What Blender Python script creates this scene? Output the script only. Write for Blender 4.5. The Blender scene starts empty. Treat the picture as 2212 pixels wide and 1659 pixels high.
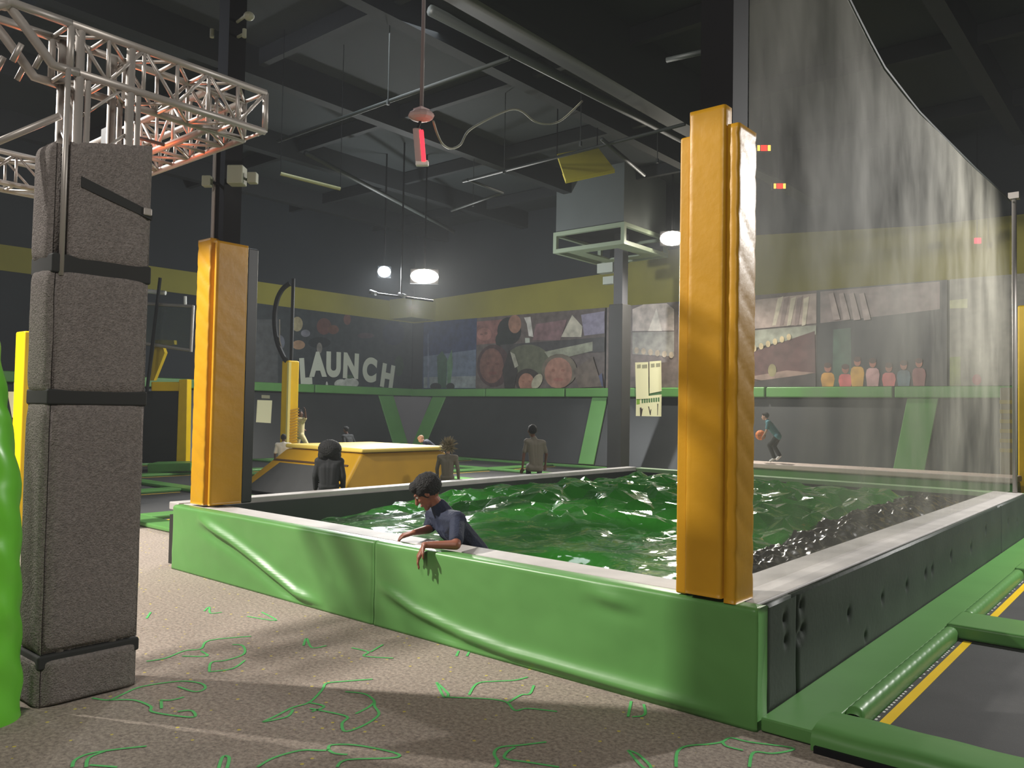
import bpy, math, random
import numpy as np
from mathutils import Vector, Matrix, noise
random.seed(7)
SC = bpy.context.scene
COL = SC.collection
R = math.radians

# ------------------------------------------------------------------ camera
FW, FH, FPX = 2212, 1659, 1746.15
YAW, PITCH, ROLL = -0.698722, 0.0335013, 0.0178841
EYE = Vector((0, 0, 1.5))
_f = Vector((math.sin(YAW)*math.cos(PITCH), math.cos(YAW)*math.cos(PITCH), math.sin(PITCH)))
_r0 = Vector((math.cos(YAW), -math.sin(YAW), 0)); _u0 = _r0.cross(_f)
_r = _r0*math.cos(ROLL) + _u0*math.sin(ROLL); _u = -_r0*math.sin(ROLL) + _u0*math.cos(ROLL)
cam_data = bpy.data.cameras.new('camera'); cam = bpy.data.objects.new('camera', cam_data); COL.objects.link(cam)
cam_data.sensor_fit = 'HORIZONTAL'; cam_data.sensor_width = 36; cam_data.lens = FPX/FW*36
cam_data.clip_start = 0.05; cam_data.clip_end = 200
m = Matrix((( _r.x, _u.x, -_f.x, EYE.x), (_r.y, _u.y, -_f.y, EYE.y), (_r.z, _u.z, -_f.z, EYE.z), (0, 0, 0, 1)))
cam.matrix_world = m
SC.camera = cam

def ray(x, y):
    return _r*((x-FW/2)/FPX) + _u*(-(y-FH/2)/FPX) + _f
def atz(x, y, z): d = ray(x, y); return EYE + d*((z-EYE.z)/d.z)
def atX(x, y, X): d = ray(x, y); return EYE + d*((X-EYE.x)/d.x)
def atY(x, y, Y): d = ray(x, y); return EYE + d*((Y-EYE.y)/d.y)
def atd(x, y, d): return EYE + ray(x, y)*d

# ------------------------------------------------------------------ world, exposure, large lights
w = bpy.data.worlds.new('world'); SC.world = w; w.use_nodes = True
w.node_tree.nodes['Background'].inputs[0].default_value = (0.55, 0.66, 0.72, 1)
w.node_tree.nodes['Background'].inputs[1].default_value = 0.10
# thin haze volume added for the veil and glow around lamps
_vs = w.node_tree.nodes.new('ShaderNodeVolumeScatter'); _vs.inputs['Density'].default_value = 0.0019; _vs.inputs['Anisotropy'].default_value = 0.35
_vs.inputs['Color'].default_value = (.93, .97, 1, 1)
w.node_tree.links.new(_vs.outputs[0], w.node_tree.nodes['World Output'].inputs['Volume'])
SC.cycles.volume_bounces = 0
SC.view_settings.view_transform = 'Standard'; SC.view_settings.look = 'None'
SC.view_settings.exposure = 0.0; SC.view_settings.gamma = 1.0
try: SC.view_settings.use_curve_mapping = False
except Exception: pass
SC.cycles.use_denoising = True
SC.cycles.max_bounces = 6
SC.cycles.sample_clamp_indirect = 4.0

def lamp(name, kind, loc, power, color=(1, 1, 1), size=0.3, target=None, cone=60, blend=0.4):
    l = bpy.data.lights.new(name, kind); l.energy = power; l.color = color
    if kind == 'AREA': l.shape = 'DISK'; l.size = size
    else: l.shadow_soft_size = size
    if kind == 'SPOT': l.spot_size = R(cone); l.spot_blend = blend
    o = bpy.data.objects.new(name, l); COL.objects.link(o); o.location = loc
    if target is not None:
        d = Vector(target) - Vector(loc); o.rotation_euler = d.to_track_quat('-Z', 'Y').to_euler()
    return o
# hall floodlights (some housings are built further down) and added fill lights
lamp('flood_and_fill_light', 'SPOT', (-10.2, -1.5, 6.9), 7200, (1, .95, .88), .15, (-4.3, 3.8, .8), 100, .3)
lamp('flood_and_fill_light', 'POINT', (-11.5, 1.2, 6.4), 260, (.85, .9, 1), .2)
lamp('flood_and_fill_light', 'SPOT', atd(830, 587, 18.9), 900, (.95, .98, 1), .10, (-10.5, 10.0, 0), 110, .7)
lamp('flood_and_fill_light', 'SPOT', atd(917, 597, 18.9), 1500, (1, .95, .86), .16, (-7, 11, 0), 120, .7)
lamp('flood_and_fill_light', 'SPOT', (-9.3, 17.7, 5.75), 1900, (1, .95, .85), .14, (-9.0, 14.5, 0), 150, .7)
lamp('flood_and_fill_light', 'SPOT', (1.3, 10.9, 4.7), 2000, (1, .98, .95), .12, (-1.2, 8.2, 0.3), 125, .7)
lamp('flood_and_fill_light', 'AREA', (-0.5, -2.5, 5.6), 230, (1, .95, .88), 1.2, (-2.0, 3.8, 0.4))  # added fill from behind the camera, no fixture
lamp('flood_and_fill_light', 'POINT', (-14.3, 13.2, 4.0), 620, (.95, .98, 1), .2)  # added point light that brightens the back walls and banners
lamp('flood_and_fill_light', 'AREA', (-9, 7, 7.0), 110, (.9, .96, 1), 3.0, (-9, 8, 0))  # added overhead fill, evens out the light on the court

# ------------------------------------------------------------------ materials
def lin(c):
    c = c/255.0
    return c/12.92 if c <= .04045 else ((c+.055)/1.055)**2.4
def rgb(*c): return (lin(c[0]), lin(c[1]), lin(c[2]), 1)
MATS = {}
def mat(name, c, rough=.6, metal=0, emit=0, nscale=0, nvar=0, bump=0, bscale=40, coat=0, spec=.5, trans=0):
    if name in MATS: return MATS[name]
    m = bpy.data.materials.new(name); m.use_nodes = True; nt = m.node_tree; b = nt.nodes['Principled BSDF']
    col = rgb(*c)
    b.inputs['Base Color'].default_value = col; b.inputs['Roughness'].default_value = rough
    b.inputs['Metallic'].default_value = metal; b.inputs['Coat Weight'].default_value = coat
    b.inputs['Coat Roughness'].default_value = .08
    b.inputs['Specular IOR Level'].default_value = spec
    b.inputs['Transmission Weight'].default_value = trans
    if emit:
        b.inputs['Emission Color'].default_value = col; b.inputs['Emission Strength'].default_value = emit
    if nvar or bump: tc = nt.nodes.new('ShaderNodeTexCoord')
    if nvar:
        n = nt.nodes.new('ShaderNodeTexNoise'); n.inputs['Scale'].default_value = nscale or 3; n.inputs['Detail'].default_value = 5
        nt.links.new(tc.outputs['Object'], n.inputs['Vector'])
        r = nt.nodes.new('ShaderNodeMapRange'); r.inputs[1].default_value = .3; r.inputs[2].default_value = .7
        r.inputs[3].default_value = 1-nvar; r.inputs[4].default_value = 1+nvar
        nt.links.new(n.outputs['Fac'], r.inputs[0])
        v = nt.nodes.new('ShaderNodeVectorMath'); v.operation = 'SCALE'; v.inputs[0].default_value = col[:3]
        nt.links.new(r.outputs[0], v.inputs['Scale']); nt.links.new(v.outputs[0], b.inputs['Base Color'])
    if bump:
        n = nt.nodes.new('ShaderNodeTexNoise'); n.inputs['Scale'].default_value = bscale; n.inputs['Detail'].default_value = 4
        nt.links.new(tc.outputs['Object'], n.inputs['Vector'])
        bp = nt.nodes.new('ShaderNodeBump'); bp.inputs['Strength'].default_value = bump; bp.inputs['Distance'].default_value = .02
        nt.links.new(n.outputs['Fac'], bp.inputs['Height']); nt.links.new(bp.outputs[0], b.inputs['Normal'])
    MATS[name] = m; return m

GREEN = mat('green_vinyl', (92, 143, 77), .38, nscale=2, nvar=.06, bump=.05, bscale=9, spec=.4)
YELLOW = mat('yellow_vinyl', (190, 140, 24), .42, nscale=2.5, nvar=.08, bump=.12, bscale=14, spec=.4)
BRIGHTY = mat('bright_yellow_vinyl', (240, 198, 12), .4, nscale=3, nvar=.06)
BLACKV = mat('black_vinyl', (34, 36, 35), .45, nscale=3, nvar=.15)
FOAMBLK = mat('black_foam_board', (54, 62, 54), .55, nscale=2, nvar=.18, bump=.1, bscale=30)
MATBLK = mat('trampoline_mesh', (58, 58, 58), .8, nscale=4, nvar=.12, bump=.15, bscale=180)
WALLMAT = mat('wall_trampoline_mesh', (40, 42, 43), .42, nscale=1.2, nvar=.2, spec=.5)
GREYFOAM = mat('grey_carpet_foam', (136, 129, 125), .95, nscale=60, nvar=.22, bump=.9, bscale=120, spec=.1)
STRAP = mat('dark_strap', (40, 41, 40), .8)
LEDGE = mat('worn_white_ledge', (170, 166, 162), .6, nscale=5, nvar=.1, bump=.2, bscale=12)
ALU = mat('aluminium', (176, 170, 164), .45, metal=.45)
STEEL = mat('dark_steel', (14, 14, 17), .7, spec=.25)
PIPE = mat('painted_pipe', (42, 47, 45), .6)
YELWALL = mat('yellow_wall_paint', (132, 126, 46), .75, nscale=.7, nvar=.12)
DARKWALL = mat('dark_wall_paint', (32, 37, 42), .8, nscale=.6, nvar=.15)
CEIL = mat('ceiling_deck_paint', (29, 34, 35), .85, nscale=.5, nvar=.2)
BEAM = mat('ceiling_beam_paint', (22, 25, 27), .8)
PAPER = mat('cream_paper', (226, 220, 178), .7)
WHITE = mat('white_plastic', (225, 225, 220), .5)
HOUSING = mat('lamp_housing', (70, 72, 76), .5)
LAMPW = mat('white_lamp_lens', (255, 244, 224), .5, emit=60)
LAMPC = mat('cool_lamp_lens', (228, 246, 255), .5, emit=45)
REDGLOW = mat('red_heater_element', (255, 24, 40), .5, emit=4)
PINKISH = mat('grey_pink_housing', (176, 150, 146), .55)
GLASS = mat('clear_backboard', (200, 210, 205), .08, trans=.9)
SKIN_B = mat('brown_skin', (134, 82, 62), .5, nscale=20, nvar=.05)
SKIN_D = mat('dark_brown_skin', (98, 64, 50), .5)
SKIN_L = mat('light_skin', (205, 160, 140), .5)
HAIR_B = mat('black_hair', (13, 12, 12), .75, bump=1.0, bscale=90)
HAIR_T = mat('tan_hair', (128, 114, 84), .7, nscale=30, nvar=.3)
NAVY = mat('navy_cloth', (20, 30, 54), .8, nscale=6, nvar=.1, bump=.3, bscale=60)
EYEW = mat('eye_white', (225, 220, 212), .3)
EYED = mat('eye_dark', (25, 18, 15), .2)

# ------------------------------------------------------------------ mesh helpers
ORG = {}
class MB:
    def __init__(s): s.v = []; s.f = []
    def add(s, vs, fs):
        k = len(s.v); s.v += [tuple(v) for v in vs]; s.f += [tuple(i+k for i in f) for f in fs]; return s
    def box(s, x0, x1, y0, y1, z0, z1):
        vs = [(x, y, z) for z in (z0, z1) for y in (y0, y1) for x in (x0, x1)]
        return s.add(vs, [(0, 2, 3, 1), (4, 5, 7, 6), (0, 1, 5, 4), (2, 6, 7, 3), (0, 4, 6, 2), (1, 3, 7, 5)])
    def obox(s, c, ax, ay, az):   # centre and three half-axis vectors
        c, ax, ay, az = map(Vector, (c, ax, ay, az))
        vs = [c+ax*i+ay*j+az*k for k in (-1, 1) for j in (-1, 1) for i in (-1, 1)]
        return s.add(vs, [(0, 2, 3, 1), (4, 5, 7, 6), (0, 1, 5, 4), (2, 6, 7, 3), (0, 4, 6, 2), (1, 3, 7, 5)])
    def slab(s, pts, t):          # convex polygon thickened along vector t
        pts = [Vector(p) for p in pts]; t = Vector(t); n = len(pts)
        s.add(pts+[p+t for p in pts], [tuple(range(n))[::-1], tuple(range(n, 2*n))] + [(i, (i+1) % n, n+(i+1) % n, n+i) for i in range(n)])
        return s
    def tube(s, path, r, n=8, r2=None):
        path = [Vector(p) for p in path]; m = len(path); vs = []; fs = []
        prev = None
        for i, p in enumerate(path):
            t = (path[min(i+1, m-1)]-path[max(i-1, 0)]).normalized()
            if prev is None:
                a = t.cross(Vector((0, 0, 1)));  a = a if a.length > .05 else t.cross(Vector((1, 0, 0)))
                a.normalize()
            else:
                a = (prev - t*prev.dot(t)); a.normalize()
            prev = a; b = t.cross(a)
            rr = r if r2 is None else r+(r2-r)*i/max(1, m-1)
            vs += [p+(a*math.cos(2*math.pi*k/n)+b*math.sin(2*math.pi*k/n))*rr for k in range(n)]
        for i in range(m-1):
            fs += [(i*n+k, i*n+(k+1) % n, (i+1)*n+(k+1) % n, (i+1)*n+k) for k in range(n)]
        fs += [tuple(range(n))[::-1], tuple(range((m-1)*n, m*n))]
        return s.add(vs, fs)
    def ell(s, c, ax, ay, az, nu=12, nv=8):
        c, ax, ay, az = map(Vector, (c, ax, ay, az)); vs = [c-az]; fs = []
        for j in range(1, nv):
            t = -math.pi/2+math.pi*j/nv
            for i in range(nu):
                p = 2*math.pi*i/nu
                vs.append(c+ax*(math.cos(t)*math.cos(p))+ay*(math.cos(t)*math.sin(p))+az*math.sin(t))
        vs.append(c+az); L = len(vs)-1
        for i in range(nu):
            fs.append((0, 1+(i+1) % nu, 1+i)); fs.append((L, L-nu+i, L-nu+(i+1) % nu))
        for j in range(nv-2):
            fs += [(1+j*nu+i, 1+j*nu+(i+1) % nu, 1+(j+1)*nu+(i+1) % nu, 1+(j+1)*nu+i) for i in range(nu)]
        return s.add(vs, fs)
    def ball(s, c, r, nu=12, nv=8): return s.ell(c, (r, 0, 0), (0, r, 0), (0, 0, r), nu, nv)
    def caps(s, a, b, ra, rb, n=10):     # tapered capsule
        a, b = Vector(a), Vector(b); t = (b-a)
        if t.length < 1e-5: return s.ball(a, max(ra, rb))
        t.normalize(); x = t.cross(Vector((0, 0, 1))); x = x if x.length > .05 else t.cross(Vector((1, 0, 0)))
        x.normalize(); y = t.cross(x); vs = [a-t*ra]; fs = []; rings = []
        for q in (-60, -30, 0): rings.append((a+t*ra*math.sin(R(q)), ra*math.cos(R(q))))
        for q in (0, 30, 60): rings.append((b+t*rb*math.sin(R(q)), rb*math.cos(R(q))))
        for c, r in rings: vs += [c+(x*math.cos(2*math.pi*k/n)+y*math.sin(2*math.pi*k/n))*r for k in range(n)]
        vs.append(b+t*rb); L = len(vs)-1
        for k in range(n):
            fs.append((0, 1+(k+1) % n, 1+k)); fs.append((L, L-n+k, L-n+(k+1) % n))
        for j in range(len(rings)-1):
            fs += [(1+j*n+k, 1+j*n+(k+1) % n, 1+(j+1)*n+(k+1) % n, 1+(j+1)*n+k) for k in range(n)]
        return s.add(vs, fs)
    def grid(s, fn, nu, nv):
        vs = [fn(i/nu, j/nv) for j in range(nv+1) for i in range(nu+1)]
        return s.add(vs, [(j*(nu+1)+i, j*(nu+1)+i+1, (j+1)*(nu+1)+i+1, (j+1)*(nu+1)+i) for j in range(nv) for i in range(nu)])
    def build(s, name, m, parent=None, bevel=0, smooth=False, loc=None, seg=2, voxel=0, sm=0):
        if parent is not None: o0 = ORG[parent.name]
        elif loc is not None: o0 = Vector(loc)
        else:
            a = np.array(s.v); o0 = Vector(((a[:, 0].min()+a[:, 0].max())/2, (a[:, 1].min()+a[:, 1].max())/2, a[:, 2].min()))
        me = bpy.data.meshes.new(name); me.from_pydata([tuple(Vector(v)-o0) for v in s.v], [], s.f); me.update()
        if voxel: me = remeshed(me, voxel, sm); me.name = name
        me.materials.clear(); me.materials.append(m)
        o = bpy.data.objects.new(name, me); COL.objects.link(o)
        if smooth or voxel: me.polygons.foreach_set('use_smooth', [True]*len(me.polygons))
        if bevel:
            b = o.modifiers.new('bevel', 'BEVEL'); b.width = bevel; b.segments = seg; b.limit_method = 'ANGLE'
            b.harden_normals = True; me.polygons.foreach_set('use_smooth', [True]*len(me.polygons))
        if parent is not None: o.parent = parent; ORG[o.name] = o0
        else: o.location = o0; ORG[o.name] = o0
        return o
def remeshed(me, voxel, sm):
    t = bpy.data.objects.new('t', me); COL.objects.link(t)
    r = t.modifiers.new('r', 'REMESH'); r.mode = 'VOXEL'; r.voxel_size = voxel
    if sm:
        q = t.modifiers.new('s', 'SMOOTH'); q.iterations = sm; q.factor = .5
    dg = bpy.context.evaluated_depsgraph_get(); dg.update()
    out = bpy.data.meshes.new_from_object(t.evaluated_get(dg))
    bpy.data.objects.remove(t); return out
def tag(o, label, cat, group=None, kind=None):
    o['label'] = label; o['category'] = cat
    if group: o['group'] = group
    if kind: o['kind'] = kind
    return o
def thing(name, loc, label, cat, group=None):
    o = bpy.data.objects.new(name, None); COL.objects.link(o); o.location = loc; o.empty_display_size = .1
    ORG[o.name] = Vector(loc); return tag(o, label, cat, group)
def struct(o): o['kind'] = 'structure'; return o
def V(*a): return Vector(a)
UPZ = V(0, 0, 1)

# ------------------------------------------------------------------ room shell
XB, YB, ZD = -19.84, 18.41, .06       # foot of the sloped wall trampolines
XT, YT = XB-.65, YB+.65               # upright walls above the rail
HC = 7.6
def carpet():
    m = bpy.data.materials.new('printed_carpet'); m.use_nodes = True; nt = m.node_tree; b = nt.nodes['Principled BSDF']
    b.inputs['Roughness'].default_value = .95; b.inputs['Specular IOR Level'].default_value = .1
    tc = nt.nodes.new('ShaderNodeTexCoord')
    n = nt.nodes.new('ShaderNodeTexNoise'); n.inputs['Scale'].default_value = 45; n.inputs['Detail'].default_value = 6; n.inputs['Roughness'].default_value = .75
    nt.links.new(tc.outputs['Object'], n.inputs['Vector'])
    cr = nt.nodes.new('ShaderNodeValToRGB'); cr.color_ramp.elements[0].position = .32; cr.color_ramp.elements[1].position = .68
    cr.color_ramp.elements[0].color = rgb(112, 103, 98); cr.color_ramp.elements[1].color = rgb(184, 171, 157)
    nt.links.new(n.outputs['Fac'], cr.inputs[0])
    v = nt.nodes.new('ShaderNodeTexVoronoi'); v.inputs['Scale'].default_value = 16
    nt.links.new(tc.outputs['Object'], v.inputs['Vector'])
    lt = nt.nodes.new('ShaderNodeMath'); lt.operation = 'LESS_THAN'; lt.inputs[1].default_value = .14
    nt.links.new(v.outputs['Distance'], lt.inputs[0])
    sep = nt.nodes.new('ShaderNodeSeparateColor'); nt.links.new(v.outputs['Color'], sep.inputs[0])
    gt = nt.nodes.new('ShaderNodeMath'); gt.operation = 'GREATER_THAN'; gt.inputs[1].default_value = .62
    nt.links.new(sep.outputs[0], gt.inputs[0])
    mu = nt.nodes.new('ShaderNodeMath'); mu.operation = 'MULTIPLY'; nt.links.new(lt.outputs[0], mu.inputs[0]); nt.links.new(gt.outputs[0], mu.inputs[1])
    mx = nt.nodes.new('ShaderNodeMix'); mx.data_type = 'RGBA'; mx.inputs[7].default_value = rgb(206, 190, 96)
    nt.links.new(mu.outputs[0], mx.inputs[0]); nt.links.new(cr.outputs[0], mx.inputs[6]); nt.links.new(mx.outputs[2], b.inputs['Base Color'])
    bp = nt.nodes.new('ShaderNodeBump'); bp.inputs['Strength'].default_value = .4; bp.inputs['Distance'].default_value = .01
    nt.links.new(n.outputs['Fac'], bp.inputs['Height']); nt.links.new(bp.outputs[0], b.inputs['Normal'])
    return m
floor = struct(MB().box(-22, 8, -6, 21, -.12, 0).build('floor', carpet(), loc=(0, 0, 0)))
PRINT = mat('green_carpet_print', (100, 192, 112), .9, spec=.1)
SQ7 = [[(700,910),(560,925),(430,945),(360,975),(345,1010)],[(500,935),(425,965),(412,1010)],[(430,1000),(560,1010)],
 [(1045,1015),(1065,960),(1095,965),(1085,1015)],
 [(1230,1010),(1310,965),(1440,930),(1560,930),(1580,905),(1700,905),(1880,940),(1890,965),(1660,975),(1610,1010)],[(1565,925),(1600,945),(1660,950)],
 [(1255,795),(1330,760),(1400,725),(1480,700),(1540,640),(1560,610),(1650,600),(1780,590)],[(1255,795),(1370,770),(1400,735)],
 [(1480,730),(1560,745),(1660,770),(1635,800),(1650,840),(1740,810),(1810,760),(1790,720),(1785,690),(1740,660),(1650,650)],[(1700,755),(1760,725),(1790,700)],[(1470,700),(1550,720),(1490,745)],
 [(440,680),(520,690),(580,665),(680,625),(860,600),(960,610),(980,635),(930,650),(850,625)],[(520,690),(640,690),(720,720),(725,745),(840,765),(930,770),(915,740),(850,745)],[(765,690),(820,690),(880,675)],[(770,695),(772,730)],
 [(700,505),(790,490),(880,455),(960,445),(1000,405),(1200,385)],[(870,480),(990,480),(960,455)],[(1000,555),(1010,510),(1080,500),(1165,470),(1160,430),(1110,425)],[(1000,555),(1110,540),(1170,500)],
 [(975,265),(1000,245),(1005,275),(1060,270)],[(1180,290),(1320,310),(1250,270)],[(700,300),(720,270)],
 [(1450,430),(1465,395),(1490,440),(1560,430)],[(1680,440),(1760,460),(1740,480),(1880,490)],[(1770,460),(1830,425)]]
SQ8 = [[(95,605),(130,675),(150,660),(100,610)],[(130,675),(240,680),(350,685),(430,700),(470,740),(530,730),(670,745)],[(250,665),(290,610),(380,600),(470,595),(530,580)],[(440,700),(500,665),(540,660),(560,620)],
 [(1010,770),(1025,695)],[(1085,710),(1090,760),(1030,770)],
 [(620,890),(500,905),(400,915),(370,945),(390,985),(375,1010)],[(470,915),(430,940),(425,970),(520,985),(680,1010)],
 [(1010,930),(1060,950),(1120,1010),(1080,1010),(1010,930)],
 [(1240,1010),(1245,940),(1290,910),(1400,900),(1460,890),(1500,870),(1590,890),(1780,915),(1790,930),(1700,945),(1610,940),(1590,1010)],[(1460,885),(1480,910),(1560,930)],[(190,480),(200,455)],[(240,480),(250,460)]]
def smooth_path(p, k=4):
    p = [Vector(q) for q in p]; out = []
    for i in range(len(p)-1):
        a, b, c, d = p[max(i-1, 0)], p[i], p[i+1], p[min(i+2, len(p)-1)]
        for j in range(k):
            t = j/k; out.append(.5*((2*b)+(c-a)*t+(2*a-5*b+4*c-d)*t*t+(3*b-a-3*c+d)*t**3))
    return out+[p[-1]]
pm = MB()
for ox, L in ((0, SQ7), (900, SQ8)):
    for line in L:
        P = smooth_path([atz(ox+x/2.212, 1200+y/2.212, .0025) for x, y in line])
        for i in range(len(P)-1):
            t = (P[i+1]-P[i]); t.z = 0
            if t.length < 1e-6: continue
            n = V(-t.y, t.x, 0).normalized()*.0072
            pm.add([P[i]-n, P[i+1]-n, P[i+1]+n, P[i]+n], [(0, 1, 2, 3)])
pm.build('carpet_print', PRINT, floor)

struct(MB().box(XT-.25, XT, -6, YT+.25, 0, HC).build('wall_left', DARKWALL))
struct(MB().box(XT, 8, YT, YT+.25, 0, HC).build('wall_back', DARKWALL))
ceiling = struct(MB().box(XT-.25, 8, -6, YT+.25, HC, HC+.15).build('ceiling', CEIL, loc=(0, 0, HC)))
# yellow paint bands (upper edge on the back wall climbs with the roof)
struct(MB().slab([(XT+.02, -6, 4.46), (XT+.02, YT, 4.46), (XT+.02, YT, 5.12), (XT+.02, -6, 4.97)], (-.02, 0, 0)).build('trim_1', YELWALL))
struct(MB().slab([(XT, YT-.02, 4.46), (8, YT-.02, 4.44), (8, YT-.02, 5.6), (-4.4, YT-.02, 5.68), (-8.1, YT-.02, 5.95), (-11.3, YT-.02, 5.84), (-12.5, YT-.02, 5.43), (XT, YT-.02, 5.2)], (0, .02, 0)).build('trim_2', YELWALL))
struct(MB().box(XT, -19.4, 17.95, YT, 4.5, 5.15).build('trim_3', YELWALL))
# ceiling steel: beams along the hall, joists across
for x in (-19, -15.6, -12.2, -8.8, -2.6, .8, 4.2):
    MB().box(x-.12, x+.12, -6, YT, HC-.5, HC).build('beam', BEAM, ceiling)
for y in (-2, 1.2, 4.4, 7.6, 10.8, 14, 17.2):
    MB().box(XT, 8, y-.06, y+.06, HC-.3, HC-.02).build('joist', BEAM, ceiling)
# main beam with its pipe, as in the picture running away above the pit
MB().box(-6.95, -6.62, 2.0, YT, 6.5, 6.62).box(-6.83, -6.73, 2.0, YT, 6.62, HC).build('beam', PIPE, ceiling)

# ------------------------------------------------------------------ airbag pit frame
PX0, PX1, PY0, PY1 = -7.35, -1.58, 3.73, 12.1
pit = thing('airbag_pit_frame', (-4.4, 8, 0), 'long low walled pit frame with white ledges holding the green airbag', 'pit')
MB().box(PX0-.02, -1.99, 3.905, 4.14, .46, .565).build('front_ledge', LEDGE, pit, .01)
MB().box(-1.98, -1.64, 3.86, PY1, .5, .575).build('side_ledge', LEDGE, pit, .012)
MB().box(PX0-.16, PX0+.02, 3.86, PY1, .5, .575).build('side_ledge', LEDGE, pit, .01)
MB().box(PX0, -1.64, PY1-.02, PY1+.2, .3, .56).build('back_ledge', mat('grey_green_ledge', (120, 150, 105), .6), pit, .01)
lin_ = MB().box(PX0+.0, -1.9, 4.10, 4.135, 0, .46).box(PX0+.02, PX0+.05, 4.1, PY1, 0, .52).box(-1.98, -1.95, 4.1, PY1, 0, .52).box(PX0, -1.64, PY1-.05, PY1, 0, .5)
lin_.build('inner_liner', BLACKV, pit)
MB().box(PX0-.14, PX0-.02, 3.9, PY1, 0, .5).build('outer_board', FOAMBLK, pit, .01)
MB().box(PX0-.1, -1.8, 3.84, 3.9, 0, .46).build('inner_board', BLACKV, pit)
DIM = [(4.09,.36),(4.07,.47),(4.33,.37),(4.28,.34),(5.07,.32),(5.77,.30),(6.37,.29),(6.91,.30),(7.12,.30),(4.30,.5),(7.77,.33),(8.6,.3),(5.4,.12),(9.3,.4),(10.6,.35),(11.2,.3)]
def foam_panel(y0, y1):
    def fn(u, v):
        y = y0+(y1-y0)*u; z = .01+.555*v; d = 0
        for (a, b) in DIM: d += .022*math.exp(-((y-a)**2+((z-b)*.7)**2)/(2*.018**2))
        e = min(y-y0, y1-y, .03)/.03; d += (1-e)**2*.012
        d += .004*noise.noise(V(y*3, z*6, 2))
        return (PX1-d, y, z)
    g = MB().grid(fn, max(30, int((y1-y0)*70)), 36)
    g.box(PX1-.07, PX1-.035, y0+.004, y1-.004, .01, .562)
    g.build('foam_board', FOAMBLK, pit, smooth=True)
foam_panel(3.84, 4.235); foam_panel(4.245, 10.15); foam_panel(10.16, PY1)

# green padded front covers with diagonal folds
FOLDS = [([(-6.75,.50),(-6.56,.46),(-6.18,.37),(-5.76,.25),(-5.25,.08),(-4.9,.03)], .05), ([(-4.34,.29),(-4.2,.25),(-3.92,.17),(-3.5,.10),(-3.12,.06),(-2.64,.05),(-2.17,.04),(-1.7,.03)], .038), ([(-2.62,.52),(-2.4,.49),(-2.2,.47)], .03)]
def seg_dist(x, z, a, b):
    px, pz = b[0]-a[0], b[1]-a[1]; t = max(0, min(1, ((x-a[0])*px+(z-a[1])*pz)/(px*px+pz*pz)))
    dx, dz = x-a[0]-t*px, z-a[1]-t*pz
    return math.hypot(dx, dz), (dz*px-dx*pz)/math.hypot(px, pz)
def cover(x0, x1, label):
    prof = [(.13, 0), (.0, 0)]+[(0, .56*i/34) for i in range(1, 35)]+[(.004, .57), (.014, .577), (.03, .58), (.10, .58), (.125, .57), (.13, .55)]
    n = int((x1-x0)*60)
    def fn(u, v):
        k = int(round(v*(len(prof)-1))); yy, z = prof[k]; x = x0+(x1-x0)*u
        d = 0
        if yy < .1 and .0 < z < .575:
            for pts, amp in FOLDS:
                best, sg = min((seg_dist(x, z, pts[i], pts[i+1]) for i in range(len(pts)-1)), key=lambda q: q[0])
                end = min(1, max(0, (x-pts[0][0])/.25+.0))*min(1, max(0, (pts[-1][0]-x)/.25))
                if pts[0][0] < x < pts[-1][0]:
                    s = best*(1 if sg > 0 else -1)
                    d += amp*end*(math.exp(-(s/.03)**2/2) - .55*math.exp(-((s+.055)/.035)**2/2))
            d += .006*noise.noise(V(x*2.2, z*4, 5))+.003*noise.noise(V(x*7+z*5, z*9, 1))
            d *= min(1, z/.05)*min(1, (.58-z)/.04)
        e = min(x-x0, x1-x, .012)/.012; d -= (1-e)**2*.008
        return (x, PY0+yy-d, z)
    g = MB().grid(fn, n, len(prof)-1)
    # end caps
    m = len(prof)
    for end in (0, n):
        g.f.append(tuple(j*(n+1)+end for j in range(m)))
    o = g.build('padded_wall_cover', GREEN, smooth=True)
    return tag(o, label, 'padding', 'green padded covers on the pit front')
cover(-7.19, -4.362, 'shorter green vinyl pit cover beside the left yellow pillar')
cover(-4.358, -1.585, 'longer green vinyl pit cover under the front yellow pillar and drooping hand')

# ------------------------------------------------------------------ airbag
def sstep(a, b, x): t = max(0, min(1, (x-a)/(b-a))); return t*t*(3-2*t)
def bag(x, y):
    e = sstep(-7.28, -6.75, x)*sstep(-2.0, -2.75, x)*sstep(4.16, 4.75, y)*sstep(12.0, 11.4, y)
    h = .40+.22*math.exp(-(((x+5.0)/2.0)**2+((y-8.9)/2.0)**2))+.07*noise.noise(V(x*.5, y*.5, 3))
    far = .18+.82*sstep(5.4, 7.4, y+.35*(-4.5-x)*(1 if x < -4.5 else .3))
    p = V(x*1.1, y*1.1, 0); wv = noise.noise(p*1.3+V(4, 2, 1))
    r1 = 1-abs(noise.noise(V(x*1.5+wv, y*1.2-wv, 7)))*2
    r2 = 1-abs(noise.noise(V(x*3.4-wv*2, y*2.6+wv, 9)))*2
    r3 = 1-abs(noise.noise(V(x*8+wv*2, y*6, 13)))*2
    h += far*(.075*max(-.3, r1)+.05*max(-.4, r2)+.010*r3)-.05
    d1 = noise.voronoi(V(x*1.9+wv*.5, y*1.5, 1))[0]; d2 = noise.voronoi(V(x*4.6, y*3.4+wv, 4))[0]
    h += far*(.10*(.4-d1[0]**1.5)+.045*(.4-d2[0])+.03*min(.5, d1[1]-d1[0]))
    h += .015*sstep(7, 4.5, y)*math.sin(x*3+y*1.2)
    dx, dy = x+3.68, y-4.7
    h -= .36*math.exp(-((dx/.42)**2+(dy/.45)**2)**2)
    return .02+e*h
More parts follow.
